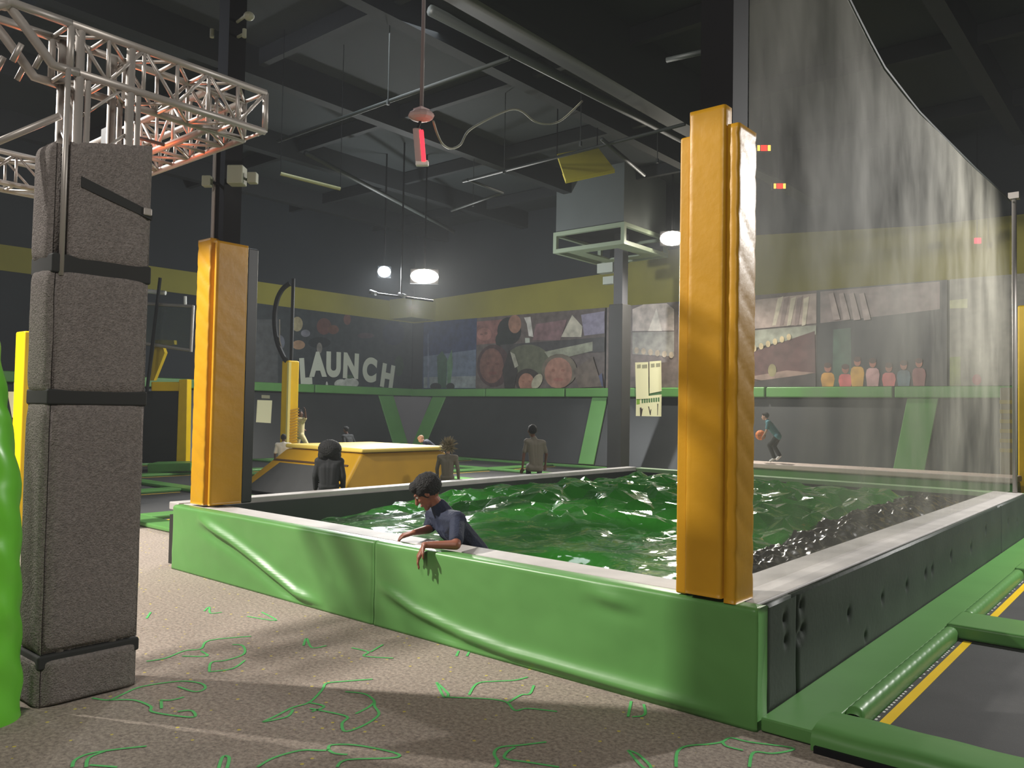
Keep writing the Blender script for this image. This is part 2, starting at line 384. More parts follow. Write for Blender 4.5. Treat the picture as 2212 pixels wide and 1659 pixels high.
def bagmat():
    m = bpy.data.materials.new('glossy_green_airbag'); m.use_nodes = True; nt = m.node_tree; b = nt.nodes['Principled BSDF']
    b.inputs['Base Color'].default_value = rgb(38, 98, 30); b.inputs['Roughness'].default_value = .09; b.inputs['Coat Weight'].default_value = .35
    b.inputs['Coat Roughness'].default_value = .06
    tc = nt.nodes.new('ShaderNodeTexCoord')
    n = nt.nodes.new('ShaderNodeTexNoise'); n.inputs['Scale'].default_value = 4; n.inputs['Detail'].default_value = 2; n.inputs['Distortion'].default_value = .8
    nt.links.new(tc.outputs['Object'], n.inputs['Vector'])
    bp = nt.nodes.new('ShaderNodeBump'); bp.inputs['Strength'].default_value = .45; bp.inputs['Distance'].default_value = .04
    nt.links.new(n.outputs['Fac'], bp.inputs['Height']); nt.links.new(bp.outputs[0], b.inputs['Normal']); nt.links.new(bp.outputs[0], b.inputs['Coat Normal'])
    return m
from mathutils.geometry import delaunay_2d_cdt
def farness(x, y): return .18+.82*sstep(5.4, 7.4, y+.35*(-4.5-x)*(1 if x < -4.5 else .3))
bpts = []
rb = random.Random(11)
for step, want_far in ((.125, True), (.06, False)):
    yy = 4.15
    while yy <= 12.0:
        xx = -7.28
        while xx <= -2.58:
            q = (min(-2.6, max(-7.28, xx+rb.uniform(-.45, .45)*step)), min(12.0, max(4.15, yy+rb.uniform(-.45, .45)*step)))
            if (farness(*q) > .5) == want_far: bpts.append(q)
            xx += step
        yy += step
for i in range(80): bpts += [(-2.6, 4.15+7.85*i/79), (-7.28, 4.15+7.85*i/79)]
for i in range(1, 60): bpts += [(-7.28+4.68*i/60, 4.15), (-7.28+4.68*i/60, 12.0)]
dv, _, df, _, _, _ = delaunay_2d_cdt([Vector(q) for q in bpts], [], [], 0, 1e-5)
bg = MB(); bg.v = [(q.x, q.y, bag(q.x, q.y)+(rb.uniform(-.03, .03) if farness(q.x, q.y) > .5 and -7.1 < q.x < -2.7 and q.y < 11.8 else 0)) for q in dv]; bg.f = [tuple(f) for f in df]
air = bg.build('airbag', bagmat(), loc=(-4.6, 8, .02))
for pl_ in air.data.polygons:
    c_ = pl_.center; pl_.use_smooth = farness(c_.x-4.6, c_.y+8) < .62
tag(air, 'shiny wrinkled green inflatable airbag filling the pit', 'airbag')
def skirt(u, v):
    x = -2.62+.64*u; y = 4.16+7.84*v
    r = 1-abs(noise.noise(V(x*9, y*4.5, 3)))*2; r2 = 1-abs(noise.noise(V(x*14, y*9, 8)))*2
    h = bag(-2.62, y)*(1-u)+(.26)*u+.10*math.sin(math.pi*u)*(1 if y > 5 else .5)
    return (x, y, h+.05*max(0, r)*(1-u*.6)+.025*max(0, r2))
MB().grid(skirt, 40, 330).build('black_skirt', mat('black_plastic_film', (20, 20, 22), .22, coat=.4), air, smooth=True)['label'] = 'crumpled black plastic skirt along the airbag edge'

# ------------------------------------------------------------------ yellow padded pillars
def wavy_pad(mb, c0, c1, y, z0, z1, t, axis, sgn, amp, seed):
    """pad whose outer face lies in plane axis=y, spanning c0..c1 horizontally, thickness t inward (sgn = outward direction)"""
    def P(a, d, z): return (a, y-sgn*d, z) if axis == 'Y' else (y-sgn*d, a, z)
    prof = [(0, t)]+[(0, t*.5)]+[(0, .012), (.004, .004), (.012, 0)]+[(q, 0) for q in np.linspace(.03, c1-c0-.03, 8)]+[(c1-c0-.012, 0), (c1-c0-.004, .004), (c1-c0, .012), (c1-c0, t*.5), (c1-c0, t)]
    nv = int((z1-z0)*40)
    def fn(u, v):
        a, d = prof[int(round(u*(len(prof)-1)))]; z = z0+(z1-z0)*v
        k = amp*(max(0, math.sin(z*34+a*26+seed+1.5*noise.noise(V(z*2, a*5, seed))))**2*(.3+.7*abs(noise.noise(V(z*1.5, seed, a*3))))) if d < t*.6 else 0
        k *= min(1, (z-z0)/.05)*min(1, (z1-z)/.05)
        return P(c0+a, d+k, z)
    g = MB().grid(fn, len(prof)-1, nv)
    n = len(prof)-1
    if (axis == 'Y') == (sgn > 0): g.f = [f[::-1] for f in g.f]
    mb.v, off = mb.v+g.v, len(mb.v)
    mb.f += [tuple(i+off for i in f) for f in g.f]
    mb.f += [tuple(off+i for i in range(n+1)), tuple(off+nv*(n+1)+i for i in range(n+1)), ]
    mb.f += [tuple([off+j*(n+1)+0 for j in range(nv+1)]+[off+j*(n+1)+n for j in range(nv, -1, -1)])]
    return mb
pil = thing('padded_pillar', (-1.85, 3.85, .575), 'tall yellow padded pillar at the near corner of the pit, nearest the camera', 'pillar', 'yellow padded pillars of the hall')
MB().box(-1.945, -1.765, 3.80, 3.98, .577, HC-.0).build('steel_post', STEEL, pil)
wavy_pad(MB(), -1.965, -1.765, 3.715, .60, 3.05, .075, 'Y', -1, .006, 1).build('front_pad', YELLOW, pil, smooth=True)
MB().box(-2.03, -1.968, 3.745, 3.98, .585, 2.94).build('side_pad', YELLOW, pil, .012, seg=3)
wavy_pad(MB(), 3.735, 3.955, -1.70, .58, 2.95, .06, 'X', 1, .010, 4).build('side_pad', YELLOW, pil, smooth=True)
pil2 = thing('padded_pillar', (-6.9, 4.05, .58), 'yellow padded pillar with black back at the left end of the pit front', 'pillar', 'yellow padded pillars of the hall')
MB().box(-7.17, -6.90, 4.25, 4.37, .58, 3.02).build('black_pad', BLACKV, pil2, .015)
MB().box(-7.09, -6.91, 3.99, 4.17, .58, HC).build('steel_post', STEEL, pil2)
wavy_pad(MB(), -7.19, -6.955, 3.895, .585, 3.06, .085, 'Y', -1, .010, 7).build('front_pad', YELLOW, pil2, smooth=True)
wavy_pad(MB(), 3.915, 4.245, -6.875, .585, 3.03, .03, 'X', 1, .003, 2).build('side_pad', YELLOW, pil2, smooth=True)
MB().tube([(-7.06, 3.97, 3.0), (-7.06, 3.97, 4.2)], .018).build('conduit', ALU, pil2)

# ------------------------------------------------------------------ safety net
def netmat():
    m = bpy.data.materials.new('fine_safety_mesh'); m.use_nodes = True; nt = m.node_tree; b = nt.nodes['Principled BSDF']
    b.inputs['Base Color'].default_value = rgb(165, 162, 148); b.inputs['Roughness'].default_value = .7
    tr = nt.nodes.new('ShaderNodeBsdfTransparent'); mx = nt.nodes.new('ShaderNodeMixShader')
    tc = nt.nodes.new('ShaderNodeTexCoord'); n = nt.nodes.new('ShaderNodeTexNoise'); n.inputs['Scale'].default_value = 1.0; n.inputs['Detail'].default_value = 4
    mp = nt.nodes.new('ShaderNodeMapping'); mp.inputs['Scale'].default_value = (1, 1.6, .9)
    nt.links.new(tc.outputs['Object'], mp.inputs[0]); nt.links.new(mp.outputs[0], n.inputs['Vector'])
    r = nt.nodes.new('ShaderNodeMapRange'); r.inputs[1].default_value = .3; r.inputs[2].default_value = .75; r.inputs[3].default_value = .12; r.inputs[4].default_value = .48
    nt.links.new(n.outputs['Fac'], r.inputs[0]); nt.links.new(r.outputs[0], mx.inputs[0])
    nt.links.new(tr.outputs[0], mx.inputs[1]); nt.links.new(b.outputs[0], mx.inputs[2])
    nt.links.new(mx.outputs[0], nt.nodes['Material Output'].inputs[0]); return m
NT = [(3.97, 4.75), (5.59, 4.34), (6.34, 4.16), (7.41, 4.12), (8.35, 4.15), (9.89, 4.21), (11.69, 4.31), (11.95, 4.31)]
def nettop(y):
    for (a, b), (c, d) in zip(NT, NT[1:]):
        if y <= c: return b+(d-b)*(y-a)/(c-a)
    return NT[-1][1]
netr = thing('safety_net', (-1.76, 8, .6), 'tall grey mesh net screen hung along the right side of the pit', 'net')
MB().grid(lambda u, v: (lambda y: (-1.76+.01*noise.noise(V(y*.8, v*1.5, 2)), y, .6+(nettop(y)-.6)*v))(3.99+7.96*u), 90, 24).build('mesh', netmat(), netr)
MB().tube([(-1.76, y, nettop(y)) for y in np.linspace(3.99, 11.95, 24)], .012, 6).build('top_cord', PIPE, netr)
pl = thing('net_pole', (-1.72, 12.03, 0), 'slim white steel pole holding the far end of the net', 'pole')
MB().tube([(-1.72, 12.03, .575), (-1.72, 12.03, 4.36)], .028, 10).build('pole', ALU, pl, smooth=True)
MB().box(-1.78, -1.66, 11.97, 12.09, 4.34, 4.42).build('top_bracket', ALU, pl)

# ------------------------------------------------------------------ pads, rails and sloped wall trampolines
def pad(x0, x1, y0, y1, label, z0=0.004, z1=ZD, grp='green floor pads of the trampoline court', bev=.022):
    return tag(MB().box(x0, x1, y0, y1, z0, z1).build('floor_pad', GREEN, bevel=bev, seg=3), label, 'pad', grp)
def bed(x0, x1, y0, y1, label, lines=True, grp='flat black trampoline beds', inset=.1, stitch=False):
    t = thing('trampoline_bed', ((x0+x1)/2, (y0+y1)/2, .002), label, 'trampoline', grp)
    MB().box(x0, x1, y0, y1, .001, .008).build('jump_mat', MATBLK, t)
    if lines:
        i = inset; q = .05
        MB().box(x0+i, x0+i+q, y0+i, y1-i, .008, .0095).build('marking_line', BRIGHTY, t)
        if stitch:
            for k in range(40):
                if random.random() < .55: yy = y0+.15+k*(y1-y0-.3)/40; MB().box(x0+.003, x0+.014, yy, yy+.02, .008, .0095).build('spring_hook', WHITE, t)
        MB().box(x1-i-q, x1-i, y0+i, y1-i, .008, .0095).build('marking_line', BRIGHTY, t)
    return t
# right court beside the pit
tag(MB().box(-1.575, -1.30, 3.75, 12.4, .004, .07).build('floor_pad', GREEN, bevel=.01), 'long flat green pad strip running along the dark pit wall', 'pad', 'green floor pads of the trampoline court')
def roll(y0, y1, label):
    o = MB()
    def fn(u, v):
        y = y0+(y1-y0)*v; a = math.pi*u; k = .003*max(0, math.sin(y*55))
        e = min(y-y0, y1-y, .04)/.04; s = math.sqrt(max(0, 1-(1-e)**2))*.35+.65
        return (-1.262-math.cos(a)*.046, y, .004+(math.sin(a)**.45)*(.088+k)*s)
    o.grid(fn, 16, int((y1-y0)*60)); return tag(o.build('roll_pad', GREEN, smooth=True), label, 'pad', 'green floor pads of the trampoline court')
roll(4.12, 6.2, 'rounded green roll pad beside the nearest trampoline bed'); roll(6.72, 9.0, 'rounded green roll pad beside the second trampoline bed on the right'); roll(9.5, 12.2, 'rounded green roll pad by the far end of the net')
def nearpad(u, v):
    x = -1.32+6.3*u; prof = [(3.70, .004), (3.70, .05), (3.72, .085), (3.78, .1), (3.9, .105), (4.0, .095), (4.08, .06), (4.1, .006)]
    y, z = prof[int(round(v*7))]; q = .007*noise.noise(V(x*4, y*8, 2))
    return (x, y+.1*(x+1.3)*.12, z+(q if z > .02 else 0))
tag(MB().grid(nearpad, 120, 7).build('floor_pad', GREEN, smooth=True), 'puffy green pad along the carpet edge at bottom right of the photo', 'pad', 'green floor pads of the trampoline court')
tag(MB().box(-1.30, 5, 3.68, 3.74, .002, .03).build('frame_rail', STEEL), 'dark steel frame rail under the edge of the puffy green pad', 'rail')
pad(-1.30, 5, 6.22, 6.7, 'green cross pad between the first and second beds on the right', z1=.10)
pad(-1.30, 5, 9.03, 9.45, 'green cross pad beyond the second bed on the right', z1=.10)
bed(-1.212, 4.8, 4.12, 6.21, 'nearest black trampoline bed with yellow line, bottom right', inset=.03, stitch=True)
bed(-1.212, 4.8, 6.71, 9.02, 'brightly lit second trampoline bed behind the green cross pad, right edge', inset=.03, stitch=True)
bed(-1.212, 4.8, 9.46, 12.2, 'trampoline bed right of the net pole', grp='flat black trampoline beds')

# far court behind / left of the pit: strips and beds
XS = [-19.8, -16.7, -13.6, -10.5, -7.55]; YS = [4.9, 7.3, 9.9, 12.6, 15.3, 18.0]
names_r = ['nearest the carpet', 'second from the carpet', 'third from the carpet', 'fourth from the carpet', 'against the back wall']
names_c = ['beside the left wall', 'second from the left wall', 'third from the left wall', 'beside the pit']
for j, y in enumerate(YS):
    pad(XS[0], XS[-1], y-.17, y+.17, 'green cross strip of the far court, ' + (names_r+['at the foot of the back wall'])[j if j < 4 else (4 if j == 4 else 5)].replace('against the back wall', 'last before the back wall strip'))
for i, x in enumerate(XS):
    for j in range(5):
        pad(x-.17, x+.17, YS[j]+.175, YS[j+1]-.175, 'green strip %s, row %s' % (['at the foot of the left wall', 'one bed from the left wall', 'two beds from the left wall', 'three beds from the left wall', 'at the outside of the pit'][i], names_r[j]), grp='lengthwise green strips of the far court')
for i in range(4):
    for j in range(5):
        bed(XS[i]+.175, XS[i+1]-.175, YS[j]+.175, YS[j+1]-.175, 'flat black bed %s, row %s' % (names_c[i], names_r[j]), grp='flat black beds of the far court')
# pads and beds beyond the pit (between pit and back wall)
for y, l in ((12.75, 'green pad strip right behind the pit back ledge'), (15.3, 'green pad strip in front of the white raised beam'), (18.1, 'green pad strip at the foot of the back wall, right half')):
    pad(-7.2, 3, y-.28, y+.28, l, grp='green strips behind the pit')
for k, (x0, x1, wd) in enumerate(((-7.2, -4.6, 'left'), (-4.2, -1.5, 'middle'), (-1.1, 3, 'right'))):
    bed(x0, x1, 13.05, 15.0, 'black bed behind the pit, %s of its row' % wd, grp='black beds behind the pit')
pad(-4.58, -4.22, 13.05, 15.0, 'short green strip between two beds behind the pit', grp='green strips behind the pit')
pad(-1.48, -1.12, 13.05, 15.0, 'short green strip behind the net pole', grp='green strips behind the pit')
bm = thing('raised_beam', (-4.6, 16.3, 0), 'long raised beam with white top in front of the back wall', 'beam')
MB().box(-8.2, -2.3, 15.98, 16.7, .01, .42).build('green_side', GREEN, bm, .03)
MB().box(-8.22, -2.28, 15.94, 16.72, .42, .53).build('white_top', mat('white_padded_top', (214, 196, 186), .5), bm, .03)

# sloped wall trampolines (feet at XB / YB, tops at XT / YT)
ZR = 1.95
def slope_quad(name, a0, a1, b1, b0, t, m, label, cat, grp, off=0, bev=0):
    """bottom a0->a1, top b0->b1; thickened by t (vector)"""
    o = MB().slab([a0, a1, b1, b0], t).build(name, m, bevel=bev); return tag(o, label, cat, grp)
N_L = V(.945, 0, .325); N_B = V(0, -.945, .325); N_C = V(.67, -.67, .32)
def Lp(y, k, o=0): return V(XB+(XT-XB)*k, y, ZD+(ZR-ZD)*k)+N_L*o
def Bp(x, k, o=0): return V(x, YB+(YT-YB)*k, ZD+(ZR-ZD)*k)+N_B*o
gl = 'sloped black wall trampolines'
def wall_tramp_L(y0, y1, label, ytop=None):
    slope_quad('wall_trampoline', Lp(y0, 0), Lp(y1, 0), Lp(ytop or y1, 1), Lp(y0, 1), N_L*-.02, WALLMAT, label, 'trampoline', gl)
wall_tramp_L(-2, 7.3, 'sloped black wall mat at far left behind the grey foam column')
wall_tramp_L(7.4, 12.0, 'sloped black wall mat behind the basketball stand')
wall_tramp_L(12.1, 17.9, 'sloped black wall mat left of the green corner V, behind the jumping child', 17.6)
def wall_tramp_B(x0, x1, label, x0top=None, x1top=None):
    slope_quad('wall_trampoline', Bp(x0, 0), Bp(x1, 0), Bp(x1top if x1top is not None else x1, 1), Bp(x0top if x0top is not None else x0, 1), N_B*-.02, WALLMAT, label, 'trampoline', gl)
wall_tramp_B(-19.3, -13.0, 'sloped black wall mat right of the green corner V', -18.85)
wall_tramp_B(-12.5, -8.4, 'sloped black wall mat behind the rear post and rule sheets')
wall_tramp_B(-8.3, -4.9, 'sloped black wall mat behind the child with the ball', None, -4.72)
wall_tramp_B(-4.3, 1.0, 'sloped black wall mat at far right beside the slanted green pad')
# corner infill and the green V
c0 = V(XB, YB, ZD); cl = Lp(17.95, 1); cr = Bp(-19.3, 1)
tag(MB().slab([c0+V(-.03, .03, .05), cr+V(-.2, -.02, -.03), cl+V(.02, .2, -.03)], V(-.02, .02, 0)).build('corner_panel', mat('grey_corner_mesh', (96, 92, 96), .7)), 'grey triangular panel inside the green corner V', 'panel')
def strip(p0, p1, wv, nrm, label, name='wall_pad', grp='green wall pads between sloped mats'):
    p0, p1 = Vector(p0), Vector(p1); wv = Vector(wv); nrm = Vector(nrm)
    o = MB().slab([p0, p0+wv, p1+wv, p1], nrm*.05).build(name, GREEN, bevel=.015); return tag(o, label, 'pad', grp)
strip(Lp(17.76, .02, .01), Lp(17.52, 1, .01), V(0, .64, 0), N_L, 'green slanted wall pad forming the left arm of the corner V')
strip(V(XB+.0, YB, ZD)+N_B*.01, Bp(-19.42, 1, .01), V(.62, 0, 0), N_B, 'green slanted wall pad forming the right arm of the corner V')
strip(Bp(-12.98, 0, .02), Bp(-12.98, 1, .02), V(.5, 0, 0), N_B, 'bright green wall pad just left of the rear post')
strip(Bp(-4.9, 0, .02), Bp(-4.72, 1, .02), V(.62, 0, 0), N_B, 'wide green wall pad right of the child with the ball')
# rails
def rail(a, b, depth, label):
    a, b = Vector(a), Vector(b); o = MB().slab([a, b, b+V(0, 0, .25), a+V(0, 0, .25)], depth).build('rail_pad', GREEN, bevel=.03, seg=3)
    tag(o, label, 'pad', 'green rail pads on top of the wall mats')
DL, DB = V(.16, 0, 0), V(0, -.16, 0)
for y0, y1, l in ((-2, 6.9, 'green rail pad on the left wall at the far left'), (6.94, 11.2, 'green rail pad above the basketball stand mat'), (11.24, 14.9, 'green rail pad under the left of the dark banner'), (14.94, 19.0, 'green rail pad running into the corner under the white lettering')):
    rail((XT, y0, 1.95), (XT, y1, 1.95), DL, l)
for x0, x1, l in ((-20.4, -17.0, 'green rail pad right of the corner under the blue banner'), (-16.96, -13.9, 'green rail pad under the left of the faces banner'), (-13.86, -11.4, 'green rail pad ending at the rear post'), (-11.36, -7.9, 'green rail pad behind the rule sheets'), (-7.86, -5.0, 'green rail pad under the crowd banner'), (-4.96, 2, 'green rail pad at the far right end of the back wall')):
    rail((x0, YT, 1.94), (x1, YT, 1.94), DB, l)

# ------------------------------------------------------------------ printed banners on the walls
def C(*c): return mat('print_%d_%d_%d' % c, c, .45, nscale=4.5, nvar=.3)
class Banner:
    def __init__(s, wall, px0, px1, z0, z1, base, label):
        s.wall = wall; zc = 800
        if wall == 'L':
            a, b = px0, px1; s.root = thing('wall_banner', (XT+.02, (a+b)/2, z0), label, 'banner', 'printed banners above the green rail')
            MB().box(XT+.002, XT+.012, a, b, z0, z1).build('banner_sheet', base, s.root)
        else:
            a, b = px0, px1; s.root = thing('wall_banner', ((a+b)/2, YT-.02, z0), label, 'banner', 'printed banners above the green rail')
            MB().box(a, b, YT-.034, YT-.022, z0, z1).build('banner_sheet', base, s.root)
        s.k = 0; s.z0, s.z1, s.a, s.b = z0, z1, a, b
    def pt(s, px, py, lift):
        if s.wall == 'L': p = atX(px, py, XT+.012+lift); return V(p.x, min(max(p.y, s.a), s.b), min(max(p.z, s.z0), s.z1))
        p = atY(px, py, YT-.034-lift); return V(min(max(p.x, s.a), s.b), p.y, min(max(p.z, s.z0), s.z1))
    def poly(s, pts, m, name='printed_shape'):
        s.k += 1; lift = .0015*s.k
        P = [s.pt(x, y, lift) for x, y in pts]; t = V(-.001, 0, 0) if s.wall == 'L' else V(0, .001, 0)
        MB().slab(P, t).build(name, m, s.root)
    def ell(s, cx, cy, rx, ry, m, name='printed_shape', n=18, tilt=0):
        s.poly([(cx+rx*math.cos(2*math.pi*i/n)*math.cos(tilt)-ry*math.sin(2*math.pi*i/n)*math.sin(tilt), cy+rx*math.cos(2*math.pi*i/n)*math.sin(tilt)+ry*math.sin(2*math.pi*i/n)*math.cos(tilt)) for i in range(n)], m, name)
b0 = Banner('L', 12.4, 19.0, 2.2, 4.46, C(44, 50, 54), 'dark banner with large white lettering on the left wall')
b0.poly([(520, 690), (600, 690), (600, 838), (520, 832)], C(70, 72, 74))
for x, y, rx, ry, c in ((642, 700, 12, 16, (150, 140, 110)), (660, 720, 10, 8, (110, 110, 120)), (645, 745, 14, 10, (150, 120, 95)), (700, 705, 16, 18, (86, 56, 52)), (720, 712, 12, 10, (92, 60, 50)), (750, 690, 8, 12, (96, 62, 56)), (790, 725, 18, 6, (70, 58, 64)), (690, 740, 24, 12, (24, 30, 34)), (605, 740, 10, 16, (96, 100, 112)), (536, 790, 8, 40, (62, 66, 84)), (850, 720, 24, 26, (40, 46, 62)), (862, 790, 10, 22, (42, 60, 44)), (690, 752, 6, 12, (120, 116, 110))):
    b0.ell(x, y, rx, ry, C(*c))
def ctext(ch, size, p, rot, m, parent, sx=1, bold=.02):
    cu = bpy.data.curves.new('t', 'FONT'); cu.body = ch; cu.size = size; cu.extrude = .004; cu.offset = bold; cu.align_x = 'CENTER'
    t = bpy.data.objects.new('t', cu); COL.objects.link(t); dg = bpy.context.evaluated_depsgraph_get(); dg.update()
    me = bpy.data.meshes.new_from_object(t.evaluated_get(dg)); bpy.data.objects.remove(t)
    M = Matrix.Translation(Vector(p)-ORG[parent.name]) @ rot @ Matrix.Diagonal((sx, 1, 1, 1))
    me.transform(M); me.materials.clear(); me.materials.append(m); me.name = 'lettering'
    o = bpy.data.objects.new('lettering', me); COL.objects.link(o); o.parent = parent; ORG[o.name] = ORG[parent.name]; return o
LET = mat('white_print', (186, 190, 176), .5)
rotL = Matrix(((0, 0, 1, 0), (1, 0, 0, 0), (0, 1, 0, 0), (0, 0, 0, 1)))
for ch, yy, zz, size, tilt in (('L', 14.66, 2.25, 1.0, 6), ('A', 15.1, 2.50, .95, 3), ('U', 15.68, 2.52, .98, 1), ('N', 16.35, 2.50, 1.02, -1), ('C', 17.1, 2.42, 1.0, -4), ('H', 17.85, 2.26, .98, -8)):
    ctext(ch, size, (XT+.05, yy, zz), rotL @ Matrix.Rotation(R(tilt), 4, 'Z'), LET, b0.root, .8, .06)
for cx, cy, rx, ry in ((737, 830, 15, 11), (757, 828, 18, 12), (706, 832, 2.5, 8)): b0.ell(cx, cy, rx, ry, C(170, 172, 166))
b0.ell(755, 814, 8, 4, C(60, 80, 58))
b1 = Banner('B', -19.95, -17.5, 2.2, 4.46, C(46, 58, 92), 'blue sky banner with green figure right of the corner')
b1.poly([(915, 770), (1028, 755), (1028, 838), (915, 838)], C(96, 108, 128)); b1.poly([(915, 815), (1028, 812), (1028, 838), (915, 838)], C(130, 138, 142))
b1.poly([(946, 838), (944, 770), (955, 758), (966, 775), (964, 838)], C(52, 84, 66)); b1.poly([(966, 838), (966, 780), (976, 755), (978, 790), (972, 838)], C(86, 122, 92))
b1.ell(941, 835, 12, 8, C(30, 34, 36)); b1.ell(973, 835, 9, 8, C(30, 34, 36)); b1.poly([(924, 720), (925, 720), (928, 838), (923, 838)], C(110, 118, 140))
b2 = Banner('B', -17.5, -12.6, 2.2, 4.46, C(92, 82, 80), 'banner printed with large smiling faces left of the rear post')
b2.poly([(1028, 695), (1085, 690), (1090, 740), (1028, 745)], C(128, 88, 84)); b2.ell(1046, 722, 16, 14, C(150, 104, 96)); b2.ell(1050, 720, 3, 3, C(118, 82, 76)); b2.ell(1040, 722, 3, 2, C(118, 82, 76))
b2.ell(1100, 715, 26, 30, C(34, 36, 38)); b2.ell(1112, 700, 14, 20, C(140, 104, 88)); b2.ell(1090, 735, 20, 22, C(30, 36, 36))
b2.poly([(1132, 686), (1146, 684), (1152, 728), (1142, 726), (1138, 700)], C(190, 186, 180)); b2.poly([(1134, 730), (1144, 730), (1148, 800), (1138, 800)], C(166, 170, 160))
b2.poly([(1158, 700), (1225, 690), (1210, 735), (1150, 735)], C(118, 92, 96)); b2.poly([(1236, 680), (1258, 705), (1256, 728), (1212, 728)], C(178, 172, 158)); b2.poly([(1255, 680), (1306, 672), (1306, 720), (1262, 725)], C(134, 128, 150))
b2.poly([(1080, 745), (1306, 728), (1306, 760), (1090, 770)], C(62, 60, 62)); b2.ell(1140, 780, 48, 36, C(88, 90, 74)); b2.poly([(1176, 760), (1280, 738), (1280, 758), (1190, 780)], C(142, 144, 128))
b2.ell(1066, 790, 36, 46, C(70, 50, 52)); b2.ell(1062, 790, 26, 38, C(110, 76, 68)); b2.ell(1054, 785, 4, 3, C(92, 58, 52)); b2.ell(1074, 786, 4, 3, C(92, 58, 52)); b2.ell(1064, 806, 9, 4, C(112, 68, 62))
b2.ell(1140, 822, 28, 26, C(52, 44, 42)); b2.ell(1137, 826, 17, 20, C(148, 106, 90)); b2.ell(1130, 824, 3, 2, C(132, 90, 76)); b2.ell(1144, 824, 3, 2, C(132, 90, 76)); b2.ell(1160, 824, 10, 18, C(166, 160, 140), tilt=.5)
b2.ell(1208, 800, 38, 36, C(104, 96, 84)); b2.ell(1206, 806, 30, 34, C(150, 110, 96)); b2.ell(1195, 800, 4, 3, C(136, 92, 80)); b2.ell(1216, 800, 4, 3, C(136, 92, 80)); b2.ell(1206, 820, 11, 4, C(150, 98, 88))
b2.poly([(1085, 800), (1100, 755), (1118, 800), (1110, 838), (1090, 838)], C(44, 40, 40)); b2.poly([(1102, 760), (1112, 765), (1120, 790), (1112, 795)], C(150, 148, 134)); b2.poly([(1270, 835), (1300, 805), (1304, 835)], C(70, 76, 108)); b2.poly([(1238, 800), (1280, 770), (1300, 835), (1250, 838)], C(98, 86, 78))
b3 = Banner('B', -12.55, -6.7, 2.2, 4.46, C(112, 100, 96), 'banner printed with a draped pinkish tent behind the front pillar')
b3.poly([(1366, 715), (1456, 714), (1456, 668), (1440, 655), (1390, 655), (1366, 668)], C(198, 184, 178)); b3.poly([(1418, 666), (1430, 715), (1400, 715)], C(224, 214, 206)); b3.poly([(1366, 718), (1456, 716), (1456, 770), (1366, 765)], C(150, 146, 140))
for i in range(6): b3.ell(1375+i*15, 757+i*2, 5, 7, C(176, 160, 140))
b3.poly([(1612, 650), (1768, 633), (1768, 698), (1612, 712)], C(176, 158, 150))
for i in range(5): b3.poly([(1680+i*14, 645), (1692+i*14, 640), (1676+i*16, 702), (1668+i*16, 704)], C(206, 196, 176) if i % 2 == 0 else C(150, 132, 128))
b3.poly([(1612, 715), (1768, 702), (1768, 722), (1680, 740), (1612, 756)], C(150, 152, 138)); b3.poly([(1612, 765), (1760, 715), (1768, 838), (1612, 838)], C(92, 66, 64))
for i in range(7): b3.ell(1614+i*15, 758-i*5, 5, 7, C(196, 178, 140))
b3.poly([(1612, 815), (1700, 800), (1760, 805), (1660, 825)], C(140, 118, 108)); b3.ell(1668, 800, 9, 14, C(132, 124, 90)); b3.poly([(1612, 826), (1768, 806), (1768, 838), (1612, 838)], C(62, 56, 56))
b4 = Banner('B', -6.7, -3.95, 2.2, 4.46, C(52, 54, 54), 'dark banner printed with a row of small figures, seen through the net')
b4.poly([(1772, 630), (2030, 608), (2030, 668), (1772, 698)], C(140, 126, 124)); b4.poly([(1800, 712), (1838, 708), (1840, 838), (1798, 838)], C(70, 92, 78)); b4.poly([(1845, 716), (2020, 700), (2020, 838), (1845, 838)], C(44, 46, 46))
for x, y, c in ((1788, 795, (190, 140, 60)), (1826, 798, (196, 96, 96)), (1852, 782, (196, 150, 60)), (1885, 785, (190, 150, 150)), (1920, 795, (190, 100, 100)), (1952, 790, (90, 112, 122)), (1985, 785, (130, 80, 80))):
    b4.poly([(x-12, 838), (x-15, y+24), (x-13, y+14), (x-8, y+10), (x+8, y+10), (x+13, y+14), (x+15, y+24), (x+12, 838)], C(*c), 'printed_figure'); b4.ell(x, y-1, 7.5, 10, C(150, 96, 78), 'printed_figure'); b4.ell(x, y-6, 8, 6, C(70, 48, 40), 'printed_figure')
for i in range(4): b4.poly([(1790+i*22, 635), (1800+i*22, 632), (1815+i*22, 690), (1800+i*22, 692)], C(168, 152, 148))
b5 = Banner('B', -3.9, -1.2, 2.2, 4.46, C(120, 118, 108), 'pale banner at the far right end of the back wall')
b5.poly([(2030, 772), (2075, 770), (2075, 838), (2030, 838)], C(110, 122, 60)); b5.ell(2110, 820, 10, 12, C(150, 84, 92)); b5.poly([(1960, 655), (2090, 645), (2090, 665), (1960, 672)], C(170, 172, 130))

